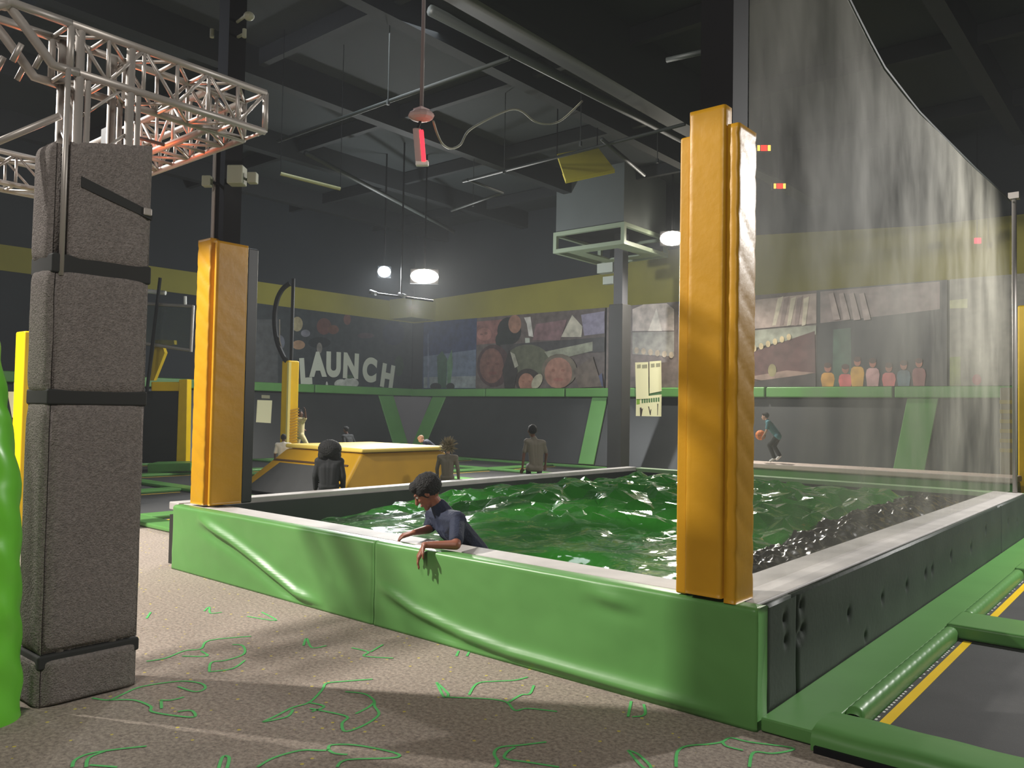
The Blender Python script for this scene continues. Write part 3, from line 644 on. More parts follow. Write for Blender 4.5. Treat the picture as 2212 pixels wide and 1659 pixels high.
# ------------------------------------------------------------------ rear post and duct box
post = thing('padded_column', (-11.2, 17.6, 0), 'black padded rear column standing in front of the back wall', 'column')
MB().box(-11.42, -11.0, 17.4, 17.82, .03, 4.28).build('black_pad', mat('black_post_pad', (48, 47, 46), .6, nscale=2, nvar=.15), post, .02)
MB().box(-11.33, -11.07, 17.48, 17.74, 4.28, HC).build('steel_post', mat('grey_post', (72, 72, 76), .55), post)
duct = thing('duct_box', (-11.5, 17.6, 5.35), 'grey ceiling box with open pale green frame around the rear column', 'duct')
FR = mat('pale_green_frame', (146, 160, 138), .6)
x0, x1, y0, y1 = -12.55, -10.5, 16.6, 18.65
DB_ = mat('grey_duct_sheet', (92, 98, 98), .6, nscale=1, nvar=.08)
MB().box(x0, x1, y0, y0+.03, 6.12, HC).build('side_sheet', DB_, duct); MB().box(x1-.03, x1, y0+.03, y1, 6.12, HC).build('side_sheet', DB_, duct)
MB().box(x0, x0+.03, y0+.03, y1, 6.12, HC).build('side_sheet', DB_, duct); MB().box(x0+.03, x1-.03, y1-.03, y1, 6.12, HC).build('side_sheet', DB_, duct)
fr = MB()
for z in (5.64, 6.08):
    fr.box(x0-.05, x1+.05, y0-.05, y0+.05, z-.05, z+.05); fr.box(x0-.05, x1+.05, y1-.05, y1+.05, z-.05, z+.05)
    fr.box(x0-.05, x0+.05, y0+.05, y1-.05, z-.05, z+.05); fr.box(x1-.05, x1+.05, y0+.05, y1-.05, z-.05, z+.05)
for x in (x0, x1):
    for y in (y0, y1): fr.box(x-.05, x+.05, y-.05, y+.05, 5.69, 6.03)
fr.build('open_frame', FR, duct)
ring = MB().box(x0+.25, x1-.1, y0+.1, y0+.45, 5.62, 5.66).box(x1-.45, x1-.1, y0+.45, y1-.1, 5.62, 5.66).box(x0+.25, x1-.45, y1-.45, y1-.1, 5.62, 5.66).box(x0+.25, x0+.6, y0+.45, y1-.45, 5.62, 5.66)
ring.build('bottom_flange', FR, duct)
MB().box(x0+.05, x1-.05, y0+.05, y1-.05, 6.1, 6.14).build('dark_inside', STEEL, duct)
tag(MB().box(-11.9, -11.42, 17.55, 17.8, 5.15, 5.4).box(-11.75, -11.42, 17.6, 17.75, 4.85, 5.05).box(-11.43, -11.335, 17.64, 17.7, 4.9, 5.35).build('junction_box', mat('pale_metal', (170, 176, 168), .5)), 'small pale junction boxes on the column under the ceiling box', 'box')
q = [atd(1203, 338, 15.5), atd(1290, 322, 15.9), atd(1328, 372, 14.9), atd(1222, 395, 14.5)]
yp = thing('hanging_panel', (q[0]+q[2])/2, 'tilted yellow panel hanging above the grey ceiling box', 'panel')
MB().slab(q, V(0, 0, .05)).build('panel', mat('panel_yellow', (206, 192, 70), .6), yp)
lip = [q[3], q[2], q[2]+(q[1]-q[2])*.35+V(0, 0, -.012), q[3]+(q[0]-q[3])*.35+V(0, 0, -.012)]
MB().slab(lip, V(0, 0, -.012)).build('lower_lip', mat('yellow_lip', (230, 212, 60), .6), yp)
for i in (0, 1): MB().tube([q[i], V(q[i].x, q[i].y, HC)], .012, 6).build('hanger_wire', STEEL, yp)

# ------------------------------------------------------------------ floodlights
def flood(px, py, d, rx, rz, m, label, tgt):
    p = atd(px, py, d); t = thing('floodlight', p, label, 'floodlight', 'white floodlights under the ceiling')
    f = (EYE-p).normalized(); x = f.cross(UPZ).normalized(); u = x.cross(f)
    MB().ell(p+f*.06, x*rx, u*rz, f*.05, 16, 8).build('lens', m, t, smooth=True)
    MB().obox(p-f*.06, x*(rx+.015), u*(rz+.015), f*.06).build('housing', STEEL, t, .02)
    MB().tube([p-f*.06+u*rz, V(p.x-f.x*.06, p.y-f.y*.06, HC)], .02, 6).build('drop_rod', STEEL, t)
    return t
flood(830, 587, 19.2, .15, .13, LAMPC, 'round cool white floodlight, left of the two above the corner', None)
flood(917, 597, 19.2, .33, .17, LAMPW, 'broad warm white floodlight, right of the two above the corner', None)
flood(1452, 515, 20.3, .30, .18, LAMPW, 'white floodlight beside the front yellow pillar, before the back wall', None)
sp = thing('floodlight', (-10.2, -1.6, 7.0), 'floodlight outside the photo, left of the grey foam column', 'floodlight', 'white floodlights under the ceiling')
MB().box(-10.4, -10.0, -1.85, -1.65, 7.0, 7.2).build('housing', HOUSING, sp); MB().tube([(-10.2, -1.75, 7.2), (-10.2, -1.75, HC)], .02, 6).build('drop_rod', STEEL, sp)
_L = V(-10.2, -1.5, 6.9); _d = V(.8725, .4886, 0); _p = V(-.4886, .8725, 0)
MB().slab([_L+_d*1.3+V(0, 0, -1.6), _L-_p*.35+V(0, 0, -1.6), _L-_p*.35+V(0, 0, .5), _L+_d*1.3+V(0, 0, .5)], V(.004, -.004, 0)).build('added_light_flap', HOUSING, sp)  # unseen plate added to keep the beam off the near carpet
bh = thing('light_block_board', (-7.1, 1.42, 4.74), 'unseen dark board added to keep floodlight off the upper steel posts', 'board')  # added out of view to cut the beam above the pillar pads
MB().box(-9.8, -4.4, 1.42, 1.45, 4.74, 6.2).build('board', HOUSING, bh)
for x in (-9.5, -4.7): MB().tube([(x, 1.435, 6.15), (x, 1.435, HC)], .01, 6).build('hanger_wire', STEEL, bh)
# twin white fixtures on a bracket near the corner
br = thing('light_bracket', atd(865, 632, 18.5), 'dark bracket with two unlit white lamp heads below the floodlights', 'bracket')
a, b = atd(797, 632, 18.4), atd(936, 650, 18.4)
MB().tube([a, b], .025, 8).build('bar', STEEL, br)
for px, py in ((805, 632), (868, 638)): 
    p = atd(px, py, 18.4); MB().tube([p+V(-.09, 0, .03), p+V(.09, .02, -.03)], .05, 10).build('lamp_head', mat('dull_white', (120, 124, 128), .5), br)
MB().tube([(a+b)/2, V(((a+b)/2).x, ((a+b)/2).y, HC)], .02, 6).build('drop_rod', STEEL, br)
ta, tb_ = atd(606, 375, 13), atd(735, 408, 13.5)
tb = thing('strip_light', (ta+tb_)/2, 'unlit strip light tube under the dark ceiling', 'lamp')
MB().tube([ta, tb_], .03, 8).build('tube', mat('dull_tube', (150, 150, 110), .5), tb)
for q in (ta, tb_): MB().tube([q, V(q.x, q.y, HC)], .006, 6).build('hanger_wire', STEEL, tb)

# ------------------------------------------------------------------ infrared heater with cord
hp = atd(910, 250, 7)
he = thing('patio_heater', hp, 'hanging infrared heater with glowing red element on a thin pole', 'heater')
MB().tube([hp+V(0, 0, .02), V(hp.x, hp.y, HC)], .017, 8).build('pole', mat('greyish_pole', (120, 108, 108), .5), he, smooth=True)
rr = _r; 
MB().ell(hp, rr*.115, UPZ.cross(rr)*.1, UPZ*.05, 12, 8).box(hp.x-.05, hp.x+.05, hp.y-.05, hp.y+.05, hp.z-.02, hp.z+.06).build('junction_cap', PINKISH, he)
t0, t1 = atd(902, 278, 7), atd(908, 353, 7); 
ax = (t1-t0)/2; cx = (t0+t1)/2
hb = MB().obox(cx-rr*.005, rr*.035, _f*.03, ax).build('heater_body', PINKISH, he, .012)
MB().obox(cx+rr*.034-_f*.012-V(0, 0, .005), rr*.016, _f*.022, ax*.9).build('glowing_element', REDGLOW, hb)
MB().obox(t1+rr*.016, rr*.055, _f*.03, V(0, 0, .022)).build('end_cap', WHITE, hb, .008)
MB().tube([hp-V(0, 0, .03), t0], .012, 6).build('neck', STEEL, he)
cordpx = [(936, 262), (945, 290), (957, 312), (975, 321), (995, 312), (1010, 285), (1040, 265), (1085, 243), (1110, 236), (1130, 242), (1155, 262), (1185, 268), (1215, 258), (1258, 218)]
cd = [atd(x, y, 7+2.9*i/13) for i, (x, y) in enumerate(cordpx)]
tag(MB().tube(smooth_path(cd), .011, 6).build('heater_cord', mat('grey_cord', (120, 120, 104), .6), smooth=True), 'grey cord drooping from the red heater to the ceiling pipe', 'cord')
lamp('heater_glow', 'POINT', hp+_r*.14+V(0, 0, -.25), .7, (1, .2, .15), .05)

# ------------------------------------------------------------------ ceiling pipes, rods and small gear
def pipe(a, b, r, label, m=PIPE): tag(MB().tube([a, b], r, 8).build('ceiling_pipe', m, smooth=True), label, 'pipe', 'pipes under the dark ceiling')
Z0 = 6.1
pipe(atz(600, 305, Z0), atz(1100, 126, Z0), .03, 'thin pipe crossing behind the heater pole')
pipe(atz(1000, 392, Z0), atz(1480, 268, Z0), .03, 'thin pipe crossing in front of the tilted yellow panel')
pipe(atz(1010, 388, Z0), atz(1086, 416, Z0), .03, 'short pipe elbowing off left of the yellow panel')
pipe(atz(975, 455, Z0), atz(1086, 416, Z0), .03, 'thin short pipe nearest the floodlights')
pipe(atz(1300, 300, Z0), atz(1392, 378, Z0), .035, 'short pipe right above the grey ceiling box')
pipe(atz(660, 330, 6.4), atz(980, 500, 6.4), .05, 'long pipe running away above the floodlights')
pipe(atz(1440, 130, Z0), atz(1535, 108, Z0), .035, 'short pipe left of the black steel post top')
pipe(atz(930, 22, 6.35), atz(1540, 335, 6.35), .07, 'thick main pipe running away under the main beam')
pipe(atz(1610, 352, 6.35), atz(1672, 380, 6.35), .05, 'thick pipe end seen through the net', PIPE)
for i, (x, ya, yb, l) in enumerate(((838, 78, 218, 'behind the heater pole'), (1089, 165, 368, 'above the middle pipe'), (1254, 130, 308, 'left of the tilted yellow panel'), (1022, 395, 440, 'nearest the floodlights'), (1420, 290, 345, 'beside the front yellow pillar'))):
    p = atz(x, yb, Z0)
    tag(MB().tube([p, V(p.x, p.y, HC)], .008, 6).box(p.x-.02, p.x+.02, p.y-.02, p.y+.02, p.z-.06, p.z+.02).build('drop_rod', PIPE), 'thin drop rod %s' % l, 'rod', 'drop rods under the ceiling')
# gear on the post of the left pillar
for px, py, d, r, l in ((538, 35, 7.5, .05, 'pale dome camera at the top of the left black post'), ):
    p = atd(px, py, d); o = MB().ell(p, V(r, 0, 0), V(0, r, 0), V(0, 0, r*.8)).tube([p+V(0, 0, .03), V(-7.0, 4.08, p.z+.03)], .015, 6).build('dome_camera', mat('pale_olive', (150, 152, 132), .5)); tag(o, l, 'camera')
for px, l in ((458, 'small pale fitting left of the black post top'), (528, 'small pale fitting right of the black post top')):
    p = atd(px, 72, 7.6); tag(MB().tube([p+V(0, 0, .04), p-V(0, 0, .04)], .02, 8).box(min(p.x, -7.0), max(p.x, -7.0), 4.07, 4.09, p.z-.01, p.z+.01).build('fitting', mat('pale_olive', (150, 152, 132), .5)), l, 'fitting')
for px, py, s, l in ((448, 392, .05, 'small pale speaker left of the black post'), (512, 380, .085, 'larger pale speaker on the front of the black post'), (546, 385, .05, 'small pale speaker right of the black post')):
    p = atd(px, py, 7.45 if px > 460 else 7.55); t = thing('speaker', p, l, 'speaker', 'speakers on the left black post')
    MB().obox(p, _r*s*.85, V(-_r.y, _r.x, 0)*s*.8, V(0, 0, s)).build('cabinet', mat('pale_olive', (150, 152, 132), .5), t, .01)
    MB().tube([p, V(-7.0, 4.08, p.z)], .014, 6).build('arm', STEEL, t)
# red signs behind the net
for px, py, d, l in ((1650, 320, 13, 'upper red and yellow lit indicator seen through the net'), (1684, 402, 14.5, 'lower red and yellow lit indicator seen through the net')):
    p = atd(px, py, d); t = thing('lit_indicator', p, l, 'indicator', 'red lit indicators behind the net')
    MB().obox(p+_f*.03, _r*.13, _f*.03, _u*.06).build('housing', STEEL, t)
    for k, (o, wd, c) in enumerate(((-.085, .02, 'y'), (0, .05, 'r'), (.085, .022, 'y'))):
        MB().obox(p+_r*o-_f*.004, _r*wd, _f*.006, _u*.045).build('lit_bar', mat('red_led', (255, 40, 24), .5, emit=2.5) if c == 'r' else mat('yellow_led', (255, 190, 80), .5, emit=2), t)
    MB().tube([p+_f*.03, V(p.x+_f.x*.03, p.y+_f.y*.03, HC)], .008, 6).build('drop_rod', STEEL, t)
p = atd(2112, 520, 16.5); t = thing('lit_indicator', p, 'tiny red lit indicator near the right end of the net', 'indicator', 'red lit indicators behind the net')
MB().obox(p, _r*.06, _f*.02, _u*.055).build('lit_bar', mat('red_led2', (255, 40, 70), .5, emit=2.0), t); MB().tube([p+_f*.025, V(p.x+_f.x*.02, p.y+_f.y*.02, HC)], .008, 6).build('drop_rod', STEEL, t)

# ------------------------------------------------------------------ aluminium truss frame
tr = thing('truss_frame', (-4.47, 1.66, 0), 'square aluminium lattice truss frame at upper left above the grey foam column', 'truss')
Z1, Z2 = 3.19, 3.43; TW = .24
def bar(a, b, r=.016, name='brace'): MB().tube([a, b], r, 8).build(name, ALU, tr, smooth=True)
def run(p0, p1, side, bays, z1=Z1, z2=Z2):
    """box truss from p0 to p1 (lower near edge), side = horizontal vector to the other edge"""
    p0, p1, side = Vector(p0), Vector(p1), Vector(side); up = V(0, 0, z2-z1)
    for o in (V(0, 0, 0), side, up, side+up): bar(p0+o, p1+o, .022, 'chord')
    for k in range(bays+1):
        q = p0+(p1-p0)*k/bays
        big = k in (0, bays) 
        bar(q, q+up, .018 if big else .011); bar(q+side, q+side+up, .018 if big else .011)
        bar(q, q+side, .011); bar(q+up, q+side+up, .011)
        if k < bays:
            n = p0+(p1-p0)*(k+1)/bays
            if k % 2: bar(q, n+up, .010); bar(q+side, n+side+up, .010); bar(q, n+side, .010); bar(q+up, n+side+up, .010)
            else: bar(q+up, n, .010); bar(q+side+up, n+side, .010); bar(q+side, n, .010); bar(q+side+up, n+up, .010)
XA = -4.35
run((XA, 1.64, Z1), (XA, 2.77, Z1), (-TW, 0, 0), 6)
run((XA-TW, 2.77, Z1), (-7.0, 2.77, Z1), (0, -TW, 0), 11)
run((-7.0, 2.77, Z1), (-7.0, .3, Z1), (-TW, 0, 0), 10)
run((XA-TW, 1.64, Z1), (-7.0, 1.64-.0, Z1), (0, -.24, 0), 8) if False else None
# tower inside the column
for x, y in ((XA, 1.69), (XA, 1.95), (XA-.22, 1.69), (XA-.22, 1.95)):
    bar((x-.01, y, 0), (x-.01, y, Z2), .024, 'upright')
    bar((x-.01, y+.045, 0), (x-.01, y+.045, Z1), .016, 'upright')
for k in range(12):
    z = .1+k*.26; bar((XA-.01, 1.69, z), (XA-.01, 1.95, z+.26), .008); bar((XA-.01, 1.69, z), (XA-.23, 1.69, z+.26), .008)
# bent corner pieces leaving to the upper left
for dx in (0, -TW):
    pts = [V(XA+dx, 1.68, Z1), V(XA+dx, 1.56, Z1+.0), V(XA+dx-.02, 1.42, Z1+.17), V(XA+dx-.02, 1.36, Z2-.01), V(XA+dx-.02, 1.30, Z2+.0)]
    MB().tube(pts, .024, 10).build('bent_chord', ALU, tr, smooth=True)
    pts = [V(XA+dx, 1.64, Z2), V(XA+dx, 1.36, Z2+.0), V(XA+dx-.04, 1.2, Z2-.12), V(XA+dx-.3, 1.12, Z2-.26), V(XA+dx-.7, .95, Z2-.44)]
    MB().tube(pts, .022, 10).build('bent_chord', ALU, tr, smooth=True)
    MB().ball(V(XA+dx-.02, 1.34, Z2-.0), .042).build('coupler', ALU, tr, smooth=True)
    for kk in (0, 1): MB().tube([V(XA+dx-.01, 1.52-.1*kk, Z1+.06), V(XA+dx-.06, 1.5-.1*kk, Z1-.02)], .014, 8).build('coupler', ALU, tr, smooth=True)
b0_, b1_ = atX(130, 250, XA-.1), atX(-120, 355, XA-.55)
bar(b0_, b1_, .018, 'diagonal_brace')
rg = thing('red_floodlight', (-5.1, 2.2, 3.1), 'red lamp on the truss frame hidden behind the grey foam column', 'lamp')
MB().box(-5.16, -5.04, 2.14, 2.26, 3.10, 3.2).tube([(-5.1, 2.2, 3.19), (-5.1, 2.53, 3.19)], .012).build('housing', HOUSING, rg)
lamp('red_beam', 'POINT', (-5.08, 2.2, 3.0), 11, (1, .16, .05), .06)

# ------------------------------------------------------------------ grey foam column
fc = thing('foam_clad_column', (-4.46, 1.85, 0), 'tall grey foam clad column with dark straps, in the left foreground', 'column')
ZB = [0, .245, 1.53, 2.20, 2.84]
def foam(axis, a0, a1, z0, z1, bulge, seed, ztop=None):
    t = .06
    def fn(u, v):
        du = abs(u*2-1); dv = abs(v*2-1)
        k = bulge*(1-du**8)*(1-dv**14)-.0
        k += .004*noise.noise(V(u*3, v*5*(z1-z0), seed))
        zt = z1+((ztop or 0)*u)
        z = z0+(zt-z0)*v; a = a0+(a1-a0)*u
        return (-4.345+k, a, z) if axis == 'X' else (a, 1.60-k, z)
    g = MB().grid(fn, 24, 40)
    if axis == 'X': g.box(-4.40, -4.336, a0+.006, a1-.006, z0+.01, z1-.012)
    else:
        g.box(a0+.006, a1-.006, 1.591, 1.65, z0+.01, z1-.012); g.f = [f[::-1] if i < 960 else f for i, f in enumerate(g.f)]
    g.build('foam_panel', GREYFOAM, fc, smooth=True)
for i in range(4):
    gap = .014
    foam('X', 1.65 if i == 3 else 1.60, 2.075, ZB[i]+gap*(i > 0), ZB[i+1]-gap, .03+(.012 if i == 0 else 0), i, .09 if i == 3 else None)
    foam('Y', -4.60, -4.372 if i == 3 else -4.335, ZB[i]+gap*(i > 0), ZB[i+1]-gap, .03, i+10)
    MB().box(-4.60, -4.38, 2.04, 2.09, ZB[i]+.01, ZB[i+1]-.01).build('foam_panel', GREYFOAM, fc, .02)
for z, h in ((.22, .035), (1.53, .04), (2.20, .05)):
    MB().box(-4.61, -4.326, 1.583, 2.085, z-h, z+h).build('strap', STRAP, fc, .012)
MB().slab([(-4.31, 1.70, 2.60), (-4.31, 2.07, 2.50), (-4.31, 2.07, 2.545), (-4.31, 1.70, 2.655)], (-.02, 0, 0)).build('strap', STRAP, fc)
MB().box(-4.318, -4.30, 2.02, 2.065, 2.52, 2.56).build('buckle', ALU, fc, .006)
MB().tube([(-4.335, 1.628, 2.14), (-4.335, 1.628, Z1)], .014, 8).build('corner_tube', ALU, fc, smooth=True)

# green padded thing at the left edge and bits behind it
gp = MB(); gc = atz(-58, 1556, 0)
def gfn(u, v):
    a = 2*math.pi*u; z = .0+1.95*v; lean = _r*(-.15*max(0, z-1.1))
    r = .195-.035*z
    r += .012*math.sin(z*26+a*3+2*noise.noise(V(z*2, a, 1)))*(.4+.6*abs(noise.noise(V(z*3, math.cos(a)*2, 4))))
    r = max(r*math.sqrt(max(0, 1-max(0, (z-1.75)/.2)**2)), .01)
    return (gc.x+lean.x+r*math.cos(a), gc.y+lean.y+r*math.sin(a), z)
gp.grid(gfn, 40, 120); gp.f.append(tuple(120*41+i for i in range(40)))
tag(gp.build('padded_post', mat('bright_green_vinyl', (118, 214, 62), .28, nscale=4, nvar=.08), smooth=True), 'wrinkled bright green padded post cut off by the left edge', 'post')
p0 = atd(47, 745, 9); p1 = atd(40, 985, 9)
tag(MB().box(p0.x-.14, p0.x+.12, p0.y-.02, p0.y+.22, .012, p0.z+.15).build('padded_post', BRIGHTY, bevel=.02), 'bright yellow padded post peeking out left of the grey foam column', 'post')
s0 = atd(18, 848, 10.5); s1 = atd(44, 900, 10.5)
sg = thing('paper_sign', ((s0+s1)/2), 'cream paper sign at the left edge beside the bright yellow post', 'sign', 'paper rule signs')
MB().slab([atd(16, 846, 10.5), atd(26, 902, 10.5), atd(60, 903, 10.5), atd(60, 846, 10.5)], _f*.01).build('sheet', PAPER, sg)
MB().slab([atd(30, 826, 10.52), atd(30, 846, 10.52), atd(60, 846, 10.52), atd(60, 826, 10.52)], _f*.01).build('header', PAPER, sg)
pb = atd(55, 870, 10.56); MB().box(pb.x-.04, pb.x+.04, pb.y, pb.y+.05, .0, pb.z+.3).build('stand', STEEL, sg)

# ------------------------------------------------------------------ basketball stand
D = 18.0
bb = thing('basketball_stand', atd(360, 1000, D), 'basketball backboard on a yellow and black padded stand, partly behind the column', 'hoop')
def quad(pxs, d, t, m, name, par, bev=0): return MB().slab([atd(x, y, d) for x, y in pxs], _f*t).build(name, m, par, bev)
bd = quad([(300, 655), (413, 668), (411, 758), (300, 745)], D, .02, GLASS, 'backboard', bb)
fr = MB()
for pts in ([(300, 655), (417, 662)], [(417, 660), (412, 760)], [(300, 740), (412, 757)]): fr.tube([atd(x, y, D-.01) for x, y in pts], .038, 8)
fr.build('board_frame', ALU, bd)
MB().tube([atd(320, 629, D), atd(358, 633, D)], .05, 8).tube([atd(400, 640, D), atd(400, 662, D)], .035, 8).build('top_bracket', WHITE, bb)
quad([(336, 734), (376, 735), (377, 744), (350, 746), (356, 762), (332, 822), (324, 822)], D+.1, .15, mat('dull_yellow', (200, 170, 30), .5), 'arm', bb)
quad([(326, 825), (388, 825), (388, 845), (326, 845)], D-.05, .2, BRIGHTY, 'yellow_trim', bb, .02)
quad([(386, 820), (405, 819), (402, 1000), (380, 1000)], D-.1, .25, BRIGHTY, 'yellow_trim', bb, .02)
quad([(300, 845), (384, 845), (380, 1000), (300, 1000)], D, .6, BLACKV, 'padded_body', bb)
MB().tube([atd(346, 600, D-.2), atd(330, 735, D-.2), atd(317, 850, D-.2)], .035, 8).build('rear_pole', STEEL, bb)
quad([(318, 1002), (412, 1000), (412, 1018), (318, 1022)], D-.8, .5, GREEN, 'base_pad', bb, .02)

# ------------------------------------------------------------------ far yellow post with curved net pole
fp = thing('padded_pillar', (-13.6, 9.45, 0), 'small bright yellow padded pillar with a curved black net pole behind the ramp', 'pillar', 'yellow padded pillars of the hall')
D2 = 16
c = atd(623, 1000, D2); 
MB().box(c.x-.13, c.x+.10, c.y-.13, c.y+.13, .07, 2.42).build('front_pad', BRIGHTY, fp, .03, seg=3)
MB().box(c.x+.10, c.x+.155, c.y-.155, c.y-.10, .07, 2.38).build('white_piping', mat('pale_yellow', (236, 224, 140), .5), fp)
for k in range(22): 
    z = .3+k*.055; MB().obox(V(c.x+.132, c.y+.02, z), V(.006, 0, 0), V(0, .10, .02), V(0, 0, .012)).build('crease', mat('dark_yellow', (180, 140, 20), .5), fp)
MB().tube([V(c.x, c.y, 2.4), V(c.x, c.y, 4.06)], .035, 8).build('pole', STEEL, fp)
MB().tube(smooth_path([atd(626, 612, D2), atd(610, 625, D2), atd(598, 650, D2), atd(593, 690, D2), atd(598, 735, D2), atd(612, 770, D2), atd(621, 782, D2)]), .05, 8).build('curved_net_rim', STEEL, fp)
MB().tube([atd(604, 690, D2), atd(604, 735, D2), atd(614, 775, D2)], .012, 6).build('net_edge', ALU, fp)

# ------------------------------------------------------------------ yellow ramp
rp = thing('padded_ramp', (-11.3, 9.2, .06), 'yellow padded ramp with sloping black panels behind the pit', 'ramp')
X0, X1, Y0r, Y1r, ZT = -12.75, -9.95, 7.75, 10.4, .78
a, b, c_, d = V(X0, Y0r, .07), V(X1, Y0r, .07), V(X1, Y1r, .07), V(X0, Y1r, .07)
e, f, g, h = V(-12.15, 8.35, ZT), V(-10.12, 8.35, ZT), V(-10.12, 10.25, ZT), V(-12.15, 10.25, ZT)
rm = MB(); rm.add([a, b, c_, d, e, f, g, h], [(0, 3, 2, 1), (4, 5, 6, 7), (0, 1, 5, 4), (1, 2, 6, 5), (2, 3, 7, 6), (3, 0, 4, 7)])
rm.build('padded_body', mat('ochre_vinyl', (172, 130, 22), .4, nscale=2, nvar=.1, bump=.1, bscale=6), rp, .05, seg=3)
nrm = (b-a).cross(e-a).normalized()
def onf(u, v): lo = a+(b-a)*u; hi = e+(f-e)*u; return lo+(hi-lo)*v
MB().slab([onf(.10, .0)+nrm*.015, onf(.90, .0)+nrm*.012, onf(.86, .66)+nrm*.012, onf(.14, .66)+nrm*.012], nrm*-.03).build('black_slope', MATBLK, rp)
MB().slab([onf(.03, .70)+nrm*.016, onf(.93, .70)+nrm*.016, onf(.93, .735)+nrm*.016, onf(.03, .735)+nrm*.016], nrm*-.02).build('seam_strip', mat('brown_seam', (70, 44, 16), .7), rp)  # thin dark brown strip along the seam above the black slope
MB().slab([e+V(-.02, -.02, .01), f+V(.03, -.02, .01), g+V(.03, .02, .01), h+V(-.02, .02, .01)], V(0, 0, .07)).build('top_pad', mat('lit_yellow_top', (226, 196, 96), .4), rp, .03, seg=3)  # paler yellow paints in the bright light on the ramp top

# ------------------------------------------------------------------ posts at right edge
p = atd(2199, 1064, 14.4)
tag(MB().box(p.x, p.x+.4, p.y, p.y+.3, .012, atd(2199, 658, 14.4).z).build('padded_post', BRIGHTY, bevel=.03), 'bright yellow padded post cut off by the right edge', 'post')
p = atd(2160, 1050, 15.0)
gw = thing('wrapped_post', (p.x+.1, p.y+.1, .012), 'grey padded post with faded yellow bands behind the net end', 'post')
MB().box(p.x, p.x+.27, p.y, p.y+.2, .012, 2.1).build('grey_pad', mat('grey_vinyl', (130, 128, 116), .6), gw, .02)
for k in range(6): MB().box(p.x-.004, p.x+.274, p.y-.006, p.y+.0, .9+k*.18, .97+k*.18).build('faded_band', mat('faded_yellow', (156, 148, 90), .6), gw)

# ------------------------------------------------------------------ rule sheets
rs = thing('rule_sheet', atY(1385, 850, 18.86), 'upper left cream rule sheet beside the rear column', 'sign', 'paper rule signs')
def sheet(pts, m, par, name, yy=18.87, t=.006): MB().slab([atY(x, y, yy) for x, y in pts], V(0, t, 0)).build(name, m, par)
GREYT = mat('grey_print', (150, 146, 118), .7); GRP = mat('green_print', (120, 160, 40), .7)
sheet([(1372, 783), (1400, 782), (1401, 861), (1374, 862)], PAPER, rs, 'sheet')
sheet([(1376, 788), (1384, 787), (1384, 795), (1376, 796)], GREYT, rs, 'printed_heading', 18.868, .002); sheet([(1387, 788), (1398, 787), (1398, 795), (1387, 796)], GREYT, rs, 'printed_heading', 18.868, .002)
rs2 = thing('rule_sheet', atY(1415, 840, 18.86), 'upper right cream rule sheet, shorter, beside the rear column', 'sign', 'paper rule signs')
sheet([(1403, 781), (1428, 779), (1429, 845), (1403, 850)], PAPER, rs2, 'sheet', 18.86)
sheet([(1406, 786), (1414, 785), (1414, 793), (1406, 794)], GREYT, rs2, 'printed_heading', 18.858, .002); sheet([(1417, 785), (1426, 784), (1426, 792), (1417, 793)], GREYT, rs2, 'printed_heading', 18.858, .002)
rs3 = thing('rule_sheet', atY(1400, 890, 18.84), 'lower cream rule sheet with green heading and small black figures', 'sign', 'paper rule signs')
sheet([(1374, 858), (1429, 852), (1428, 919), (1373, 927)], PAPER, rs3, 'sheet', 18.88)
sheet([(1375, 861), (1382, 860), (1382, 873), (1375, 874)], GRP, rs3, 'green_block', 18.878, .002)
for i in range(8): sheet([(1386+i*5, 862-i*.5), (1389.4+i*5, 862-i*.5), (1389.4+i*5, 871-i*.5), (1386+i*5, 871-i*.5)], mat('dark_green_print', (70, 110, 60), .7), rs3, 'printed_heading', 18.878, .002)
INK = mat('black_ink', (50, 36, 26), .7)
for pts in ([(1382, 881), (1385, 880), (1388, 886), (1385, 904), (1383, 904)], [(1388, 882), (1389, 882), (1387, 890), (1385, 890)], [(1400, 878), (1402, 878), (1406, 896), (1404, 896)], [(1405, 885), (1407, 884), (1405, 897), (1404, 896)], [(1420, 872), (1422, 872), (1421, 897), (1420, 897)]):
    sheet(pts, INK, rs3, 'printed_figure', 18.878, .002)
s2 = thing('rule_sheet', atX(570, 885, XB-.4), 'cream paper sheet on a black board on the left wall mat', 'sign', 'paper rule signs')
def slopeL(x, y, o):
    d = ray(x, y); n0 = V(1.89, 0, .65).normalized(); P0 = V(XB, 0, ZD)+n0*o; return EYE+d*((P0-EYE).dot(n0)/d.dot(n0))
def sheetL(pts, xx, m, name): MB().slab([slopeL(x, y, xx) for x, y in pts], V(-.011, 0, -.004)).build(name, m, s2)
sheetL([(556, 845), (592, 846), (590, 928), (550, 922)], -.004, BLACKV, 'board'); sheetL([(556, 864), (588, 865), (585, 914), (553, 912)], 0.006, PAPER, 'sheet')
sheetL([(565, 853), (583, 854), (583, 861), (565, 860)], .006, GREYT, 'printed_heading')

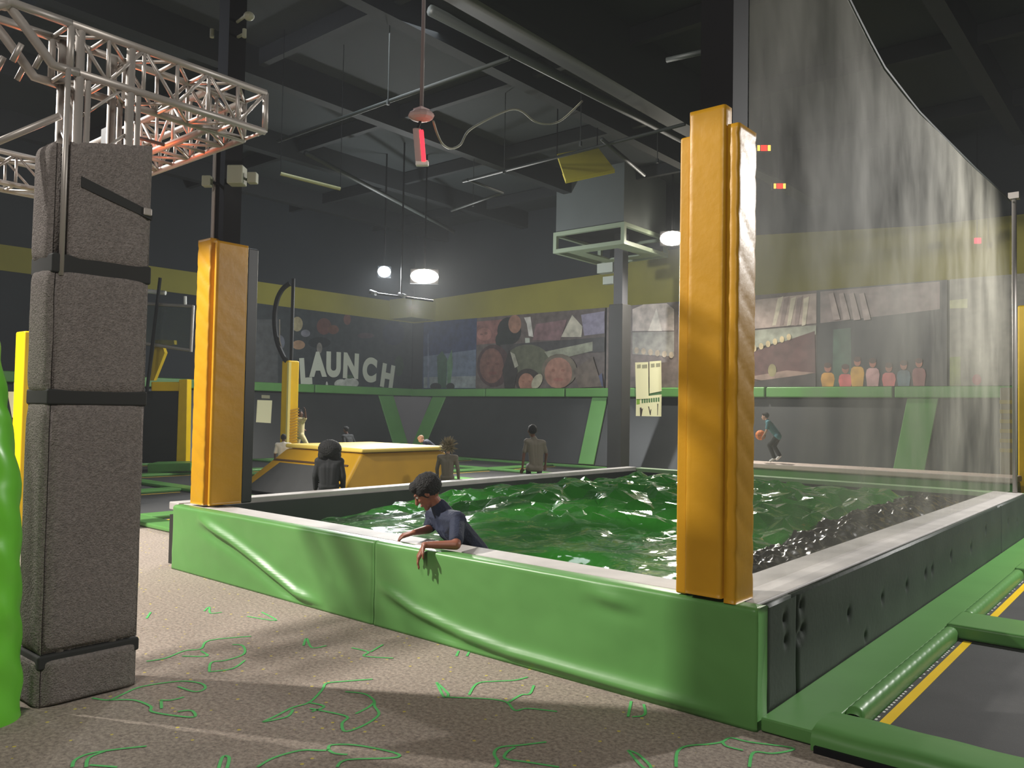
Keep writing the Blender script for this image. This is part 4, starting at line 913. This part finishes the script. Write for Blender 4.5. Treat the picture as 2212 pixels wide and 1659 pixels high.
# ------------------------------------------------------------------ people
def hand(mb, wrist, d, nrm, s, curl=25, spread=8, thumb=1):
    """palm + four bent fingers + thumb; d = pointing direction, nrm = back-of-hand normal"""
    d = Vector(d).normalized(); nrm = Vector(nrm); nrm = (nrm-d*nrm.dot(d)).normalized(); sd = d.cross(nrm)
    w0 = Vector(wrist); pl = .085*s; pw = .034*s
    for k in range(4):
        o = sd*(pw*(k-1.5)/1.5)
        mb.caps(w0+o*.5, w0+d*pl+o, .014*s, .0125*s, 8)
        L = (.062, .074, .07, .054)[k]*s; r = .0085*s
        a = w0+d*pl+o; dir1 = (d+sd*math.tan(R(spread))*(k-1.5)/1.5)
        c1 = R(curl*(1+.15*k)); e1 = (dir1*math.cos(c1)-nrm*math.sin(c1)).normalized(); b = a+e1*L*.5
        c2 = R(curl*2.1+10); e2 = (dir1*math.cos(c2)-nrm*math.sin(c2)).normalized(); q = b+e2*L*.5
        mb.caps(a, b, r*1.05, r*.95, 7); mb.caps(b, q, r*.95, r*.8, 7)
    t0 = w0+d*pl*.25+sd*thumb*pw*.9; t1 = t0+(d*.75+sd*thumb*.75-nrm*.25).normalized()*.036*s; t2 = t1+(d+sd*thumb*.15-nrm*.45).normalized()*.03*s
    mb.caps(w0+d*pl*.2, t0, .013*s, .011*s, 7); mb.caps(t0, t1, .0105*s, .0095*s, 7); mb.caps(t1, t2, .0095*s, .0078*s, 7)
def head_parts(mb, c, f, u, s):
    f = Vector(f).normalized(); u = Vector(u); u = (u-f*u.dot(f)).normalized(); x = f.cross(u)
    c = Vector(c)
    mb.ell(c+u*.012*s-f*.008*s, x*.074*s, f*.094*s, u*.094*s, 14, 10)
    mb.ell(c+f*.036*s-u*.052*s, x*.053*s, f*.052*s, u*.06*s, 12, 8)
    mb.ell(c+f*.066*s-u*.098*s, x*.026*s, f*.022*s, u*.02*s, 8, 6)
    mb.caps(c+f*.088*s+u*.004*s, c+f*.108*s-u*.034*s, .010*s, .0145*s, 8)
    for k in (-1, 1):
        mb.ell(c+x*k*.078*s-u*.012*s-f*.005*s, x*.010*s, f*.02*s, u*.03*s, 8, 6)
        mb.caps(c+f*.084*s+u*.022*s+x*k*.014*s, c+f*.07*s+u*.024*s+x*k*.048*s, .011*s, .010*s, 7)
        mb.ell(c+f*.062*s-u*.028*s+x*k*.036*s, x*.02*s, f*.022*s, u*.022*s, 8, 6)
    mb.caps(c+f*.088*s-u*.064*s-x*.02*s, c+f*.088*s-u*.064*s+x*.02*s, .009*s, .009*s, 7)
def person(label, J, s, skin, top, bottom, hairmat, hair, shoe=None, vox=.011, sleeve=.95, hs=1.0, group='children playing in the hall', hands=None, shorts=False, extra=None):
    """J: joints hd, hf, hu, nk, ch, pv, shoulders sl sr, elbows, wrists, hips, knees, ankles, toes"""
    J = {k: Vector(v) for k, v in J.items()}
    root = thing('person', J.get('base', J['pv']), label, 'person', group)
    mb = MB(); head_parts(mb, J['hd'], J['hf'], J['hu'], s*hs)
    f = J['hf'].normalized(); u = (J['hu']-f*J['hu'].dot(f)).normalized(); x = f.cross(u)
    mb.caps(J['nk'], J['hd']-u*.05*s*hs-f*.01*s, .05*s, .046*s)
    def torso(m, k):
        sh = (J['sr']-J['sl']).normalized(); hp = (J['hr']-J['hl']).normalized()
        m.caps(J['sl']-sh*-.02*s, J['sr']+sh*-.02*s, .056*s+k, .056*s+k)
        for q in (-1, 0, 1):
            m.caps(J['ch']+sh*.07*s*q, J['pv']+hp*.055*s*q, .09*s+k, .082*s+k)
        m.caps(J['nk'], J['ch'], .06*s+k*.6, .085*s+k)
        m.caps(J['sl'], J['ch']+sh*-.05*s, .055*s+k, .08*s+k); m.caps(J['sr'], J['ch']+sh*.05*s, .055*s+k, .08*s+k)
    def pelvis(m, k):
        m.caps(J['hl'], J['hr'], .085*s+k, .085*s+k); m.caps(J['pv'], (J['hl']+J['hr'])/2, .085*s+k, .088*s+k)
    torso(mb, 0); pelvis(mb, 0)
    for q in 'lr':
        mb.caps(J['s'+q], J['e'+q], .044*s, .036*s); mb.caps(J['e'+q], J['w'+q], .036*s, .024*s)
        H = (hands or {}).get(q) or {}
        d = H.get('d') or (J['w'+q]-J['e'+q]); nr = H.get('n') or UPZ+J['hf']*.5
        hand(mb, J['w'+q], d, nr, s*H.get('s', 1.0), H.get('curl', 20), thumb=H.get('t', 1 if q == 'l' else -1))
        mb.caps(J['h'+q], J['k'+q], .076*s, .052*s); mb.caps(J['k'+q], J['a'+q], .05*s, .034*s); mb.caps(J['a'+q], J['t'+q], .035*s, .028*s)
    mb.build('body', skin, root, voxel=vox, sm=3)
    sh = MB(); torso(sh, .014*s+.003)
    sh.caps(J['pv'], (J['hl']+J['hr'])/2, .10*s, .098*s) ; sh.caps(J['hl'], J['hr'], .093*s+.004, .093*s+.004)
    for q in 'lr':
        el = J['s'+q]+(J['e'+q]-J['s'+q])*min(1, sleeve)
        sh.caps(J['s'+q], el, .058*s, .054*s)
        if sleeve > 1: sh.caps(J['e'+q], J['e'+q]+(J['w'+q]-J['e'+q])*(sleeve-1), .052*s, .04*s)
    sh.build('shirt', top, root, voxel=vox, sm=4)
    pn = MB(); pelvis(pn, .010*s)
    for q in 'lr':
        pn.caps(J['h'+q], J['k'+q], .09*s, .066*s)
        if not shorts: pn.caps(J['k'+q], J['k'+q]+(J['a'+q]-J['k'+q])*.93, .064*s, .054*s)
    pn.build('shorts' if shorts else 'trousers', bottom, root, voxel=vox, sm=3)
    if shoe:
        for q in 'lr':
            m2 = MB(); m2.caps(J['a'+q], J['t'+q], .042*s, .036*s); m2.build('shoe', shoe, root, voxel=vox, sm=2)
    hc = J['hd']; k = s*hs; hm = MB()
    if hair == 'afro':
        hm.ell(hc+u*.005*k-f*.03*k, x*.20*k, f*.165*k, u*.16*k, 28, 20)
        for q in (-1, 1): hm.ell(hc-u*.10*k-f*.04*k+x*q*.11*k, x*.09*k, f*.10*k, u*.10*k, 16, 12)
        hm.v = [tuple(Vector(v)+(Vector(v)-hc).normalized()*.014*k*noise.noise(Vector(v)*45)) for v in hm.v]
    elif hair == 'curly':
        hm.ell(hc+u*.032*k-f*.03*k, x*.098*k, f*.108*k, u*.096*k, 28, 20)
        hm.ell(hc+u*.07*k+f*.035*k, x*.075*k, f*.06*k, u*.05*k, 16, 10)
        hm.v = [tuple(Vector(v)+(Vector(v)-hc).normalized()*.010*k*noise.noise(Vector(v)*60)) for v in hm.v]
    elif hair == 'short':
        hm.ell(hc+u*.024*k-f*.022*k, x*.082*k, f*.098*k, u*.092*k, 20, 14); hm.ell(hc+u*.06*k+f*.02*k, x*.066*k, f*.07*k, u*.05*k, 14, 8)
    elif hair == 'wild':
        hm.ell(hc+u*.02*k-f*.035*k, x*.105*k, f*.10*k, u*.115*k, 20, 14)
        for i in range(300):
            a = random.uniform(0, 2*math.pi); el = random.uniform(-.9, 1.4)
            dd = (x*math.cos(a)*math.cos(el)+f*math.sin(a)*math.cos(el)*.9+u*math.sin(el)).normalized()
            if dd.dot(f) > .55 and dd.dot(u) < .3: continue
            st = hc+u*.02*k-f*.03*k+dd*.075*k; hm.caps(st, st+dd*random.uniform(.05, .19)*k+u*.05*k*random.random()+V(random.uniform(-.035, .035), random.uniform(-.035, .035), random.uniform(-.02, .02)), .012*k, .004*k, 5)
    hm.build('hair', hairmat, root, smooth=True)
    for q in (-1, 1):
        ey = MB().ball(hc+f*.072*k+u*.004*k+x*q*.030*k, .0115*k, 10, 8).build('eye', EYEW, root, smooth=True)
        MB().ball(hc+f*.0805*k+u*.004*k+x*q*.030*k, .006*k, 8, 6).build('pupil', EYED, ey, smooth=True)
    if extra: extra(root, J)
    return root

# boy in navy leaning over the front wall of the pit
person('boy in navy T-shirt leaning out over the green pit wall, head turned down', dict(
    hd=atY(921, 1062, 4.06), hf=(-.62, -.50, -.60), hu=(-.35, -.30, .85), nk=atY(950, 1096, 4.14),
    ch=atY(975, 1138, 4.2), pv=atY(1026, 1190, 4.34), sl=atY(936, 1114, 4.33), sr=atY(988, 1124, 4.04),
    el=atY(926, 1143, 4.19), wl=atY(895, 1150, 3.97), er=atz(985, 1177, .622), wr=atz(917, 1177, .618),
    hl=atY(1036, 1203, 4.48), hr=atY(1044, 1215, 4.32), kl=(-3.80, 4.86, .24), kr=(-3.62, 4.72, .22), al=(-3.66, 5.2, .24), ar=(-3.48, 5.06, .22), tl=(-3.6, 5.3, .22), tr=(-3.42, 5.16, .20), base=(-3.9, 4.4, .4)),
    .93, SKIN_B, NAVY, mat('dark_shorts', (26, 28, 34), .8), HAIR_B, 'curly', None, .006, .80, 1.06,
    hands={'l': dict(d=V(-.55, -.72, -.25), n=V(-.1, -.25, 1), curl=22, t=1, s=1.05), 'r': dict(d=V(-.28, -.32, -.9), n=V(-.6, -.75, .35), curl=14, t=-1, s=1.1)}, shorts=True)

def standing(x, y, h, ang, arm='down', z=.012, lean=0.0, hfwd=None, hup=(0, 0, 1)):
    """upright child of height h, facing direction ang (radians, 0 = +X)"""
    f = V(math.cos(ang), math.sin(ang), 0); l = V(-math.sin(ang), math.cos(ang), 0); k = h/1.0
    B = V(x, y, z); u = V(0, 0, 1)
    J = dict(hd=B+u*.90*k+f*(.02+lean)*k, hf=hfwd or f, hu=hup, nk=B+u*.79*k+f*lean*.8*k, ch=B+u*.70*k+f*lean*.6*k, pv=B+u*.53*k,
        sl=B+u*.765*k+l*.115*k+f*lean*.7*k, sr=B+u*.765*k-l*.115*k+f*lean*.7*k, hl=B+u*.49*k+l*.05*k, hr=B+u*.49*k-l*.05*k,
        kl=B+u*.27*k+l*.055*k+f*.015*k, kr=B+u*.27*k-l*.055*k+f*.015*k, al=B+u*.045*k+l*.055*k, ar=B+u*.045*k-l*.055*k,
        tl=B+u*.025*k+l*.06*k+f*.09*k, tr=B+u*.025*k-l*.06*k+f*.09*k,
        el=B+u*.60*k+l*.15*k, er=B+u*.60*k-l*.15*k, wl=B+u*.45*k+l*.15*k+f*.05*k, wr=B+u*.45*k-l*.15*k+f*.05*k, base=B)
    return J
DARKC = mat('black_cloth', (30, 32, 34), .85); TAUPE = mat('taupe_cloth', (112, 104, 92), .85); CREAM = mat('cream_cloth', (222, 208, 160), .85); GREYC = mat('grey_cloth', (120, 124, 130), .85)
away = math.atan2(_f.y, _f.x)
p = atd(710, 1065, 9.75)
person('child with big black afro in black hoodie standing behind the pit', standing(p.x, p.y, 1.10, away+.1), .74, SKIN_D, DARKC, DARKC, HAIR_B, 'afro', DARKC, .010, 1.9, .95)
p = atd(966, 1042, 11.7)
person('child with wild tan hair in taupe top standing at the corner of the yellow ramp', standing(p.x, p.y, 1.05, away-.2), .56, SKIN_L, TAUPE, mat('grey_leggings', (96, 88, 90), .85), HAIR_T, 'wild', DARKC, .010, 1.85, 1.0)
# child sitting on the far ledge, leaning on one arm
sx, sy = -7.60, 9.62
ll = V(math.cos(away+math.pi/2), math.sin(away+math.pi/2), 0); ff = V(math.cos(away), math.sin(away), 0); S0 = V(sx, sy, .655)
person('child in taupe T-shirt sitting on the far pit ledge, propped on one arm', dict(
    hd=S0+V(0, 0, .555)+ll*.05, hf=ff+ll*.25, hu=(0, 0, 1), nk=S0+V(0, 0, .435)+ll*.025, ch=S0+V(0, 0, .35), pv=S0+V(0, 0, .06)-ll*.02,
    sl=S0+V(0, 0, .39)+ll*.125, sr=S0+V(0, 0, .37)-ll*.115, el=S0+V(0, 0, .19)+ll*.17, wl=S0+V(0, 0, -.02)+ll*.19, er=S0+V(0, 0, .20)-ll*.17+ff*.02, wr=S0+V(0, 0, .04)-ll*.16+ff*.1,
    hl=S0+ll*.065, hr=S0-ll*.065, kl=S0+ff*.30+ll*.09, kr=S0+ff*.30-ll*.08, al=S0+ff*.32+ll*.09-V(0, 0, .3), ar=S0+ff*.32-ll*.08-V(0, 0, .3), tl=S0+ff*.42+ll*.09-V(0, 0, .34), tr=S0+ff*.42-ll*.08-V(0, 0, .34), base=S0-V(0, 0, .08)),
    .70, SKIN_D, TAUPE, DARKC, HAIR_B, 'short', None, .010, .75, 1.2, hands={'l': dict(d=V(-.3, .2, -.4), n=V(0, 0, 1), curl=5)})
# jumping child in cream
def PJ(px, py, d=18.0): return atd(px, py, d)
person('child in cream clothes jumping beside the small yellow pillar', dict(
    hd=PJ(647, 893), hf=V(.9, .5, .15), hu=(-.1, 0, 1), nk=PJ(645, 904), ch=PJ(645, 914), pv=PJ(647, 936), sl=PJ(637, 907), sr=PJ(655, 908, 17.9), el=PJ(640, 920, 18.1), wl=PJ(652, 925, 18.1), er=PJ(660, 903, 17.85), wr=PJ(659, 889, 17.8),
    hl=PJ(644, 940, 18.05), hr=PJ(650, 940, 17.95), kl=PJ(643, 956, 18.05), kr=PJ(659, 953, 17.95), al=PJ(640, 976, 18.05), ar=PJ(667, 968, 17.95), tl=PJ(644, 980, 18), tr=PJ(675, 970, 17.9), base=PJ(645, 985)),
    .82, SKIN_D, CREAM, CREAM, HAIR_B, 'short', WHITE, .011, .8, .95)
person('child in dark top with grey sleeve crouched behind the yellow ramp', standing(*PJ(756, 960, 18)[:2], 1.12, away+1.0, lean=.10), .66, SKIN_D, DARKC, DARKC, HAIR_B, 'short', DARKC, .011, 1.8, 1.0)
p = atd(612, 968, 15.5)
person('child with short dark hair in white top, head just above the ramp left end', standing(p.x, p.y, 1.0, away+.3), .62, SKIN_D, mat('white_cloth', (224, 220, 208), .8), DARKC, HAIR_B, 'short', DARKC, .011, .9, 1.05)
p = atd(920, 968, 15.50)
person('fair child in navy bending over behind the right end of the ramp', dict(
    hd=atd(909, 948, 15.50), hf=-_r*.8-UPZ*.6, hu=(-.2, .1, .8), nk=atd(917, 954, 15.50), ch=atd(924, 958, 15.50), pv=atd(942, 972, 15.50), sl=atd(918, 957, 15.35), sr=atd(922, 953, 15.70), el=atd(914, 975, 15.30), wl=atd(908, 985, 15.30), er=atd(918, 972, 15.70), wr=atd(912, 984, 15.70),
    hl=atd(944, 978, 15.40), hr=atd(946, 977, 15.60), kl=atd(940, 1008, 15.40), kr=atd(948, 1008, 15.60), al=atd(948, 1036, 15.40), ar=atd(954, 1036, 15.60), tl=atd(940, 1039, 15.40), tr=atd(946, 1039, 15.60), base=atd(945, 1039, 15.50)),
    .62, SKIN_L, NAVY, GREYC, mat('fair_hair', (196, 150, 120), .7), 'short', DARKC, .011, .9, .95)
# boy with basketball on the raised beam
def YB_(px, py, dy=0): return atY(px, py, 16.25+dy)
def ballboy(root, J): pass
person('child in teal T-shirt and black trousers crouching forward with an orange ball', dict(
    hd=YB_(1653, 899), hf=V(-1, -.1, -.1), hu=(-.1, 0, 1), nk=YB_(1658, 910), ch=YB_(1663, 919), pv=YB_(1678, 938), sl=YB_(1660, 913, -.12), sr=YB_(1660, 913, .12), el=YB_(1656, 930, -.15), wl=YB_(1650, 940, -.12), er=YB_(1656, 930, .15), wr=YB_(1650, 940, .1),
    hl=YB_(1680, 943, -.06), hr=YB_(1681, 943, .06), kl=YB_(1662, 962, -.07), kr=YB_(1672, 964, .07), al=YB_(1673, 990, -.07), ar=YB_(1685, 985, .07), tl=YB_(1664, 996, -.07), tr=YB_(1678, 992, .07), base=YB_(1675, 998)),
    .74, SKIN_L, mat('teal_cloth', (84, 136, 146), .8), DARKC, HAIR_B, 'short', WHITE, .010, .7, .95)
bl = thing('basketball', YB_(1645, 939, -.02), 'orange ball held by the child in teal', 'ball')
pc = YB_(1643, 940, -.02); MB().ball(pc, .105, 20, 14).build('ball', mat('orange_rubber', (226, 124, 50), .6, bump=.2, bscale=150), bl, smooth=True)
sm_ = MB()
for ax_ in ((V(1, 0, 0), V(0, 0, 1)), (V(0, 1, 0), V(0, 0, 1)), (V(1, 0, 0), V(0, 1, 0))):
    sm_.tube([pc+(ax_[0]*math.cos(t)+ax_[1]*math.sin(t))*.1045 for t in np.linspace(0, 2*math.pi, 33)], .002, 5)
sm_.build('seam', DARKC, bl)
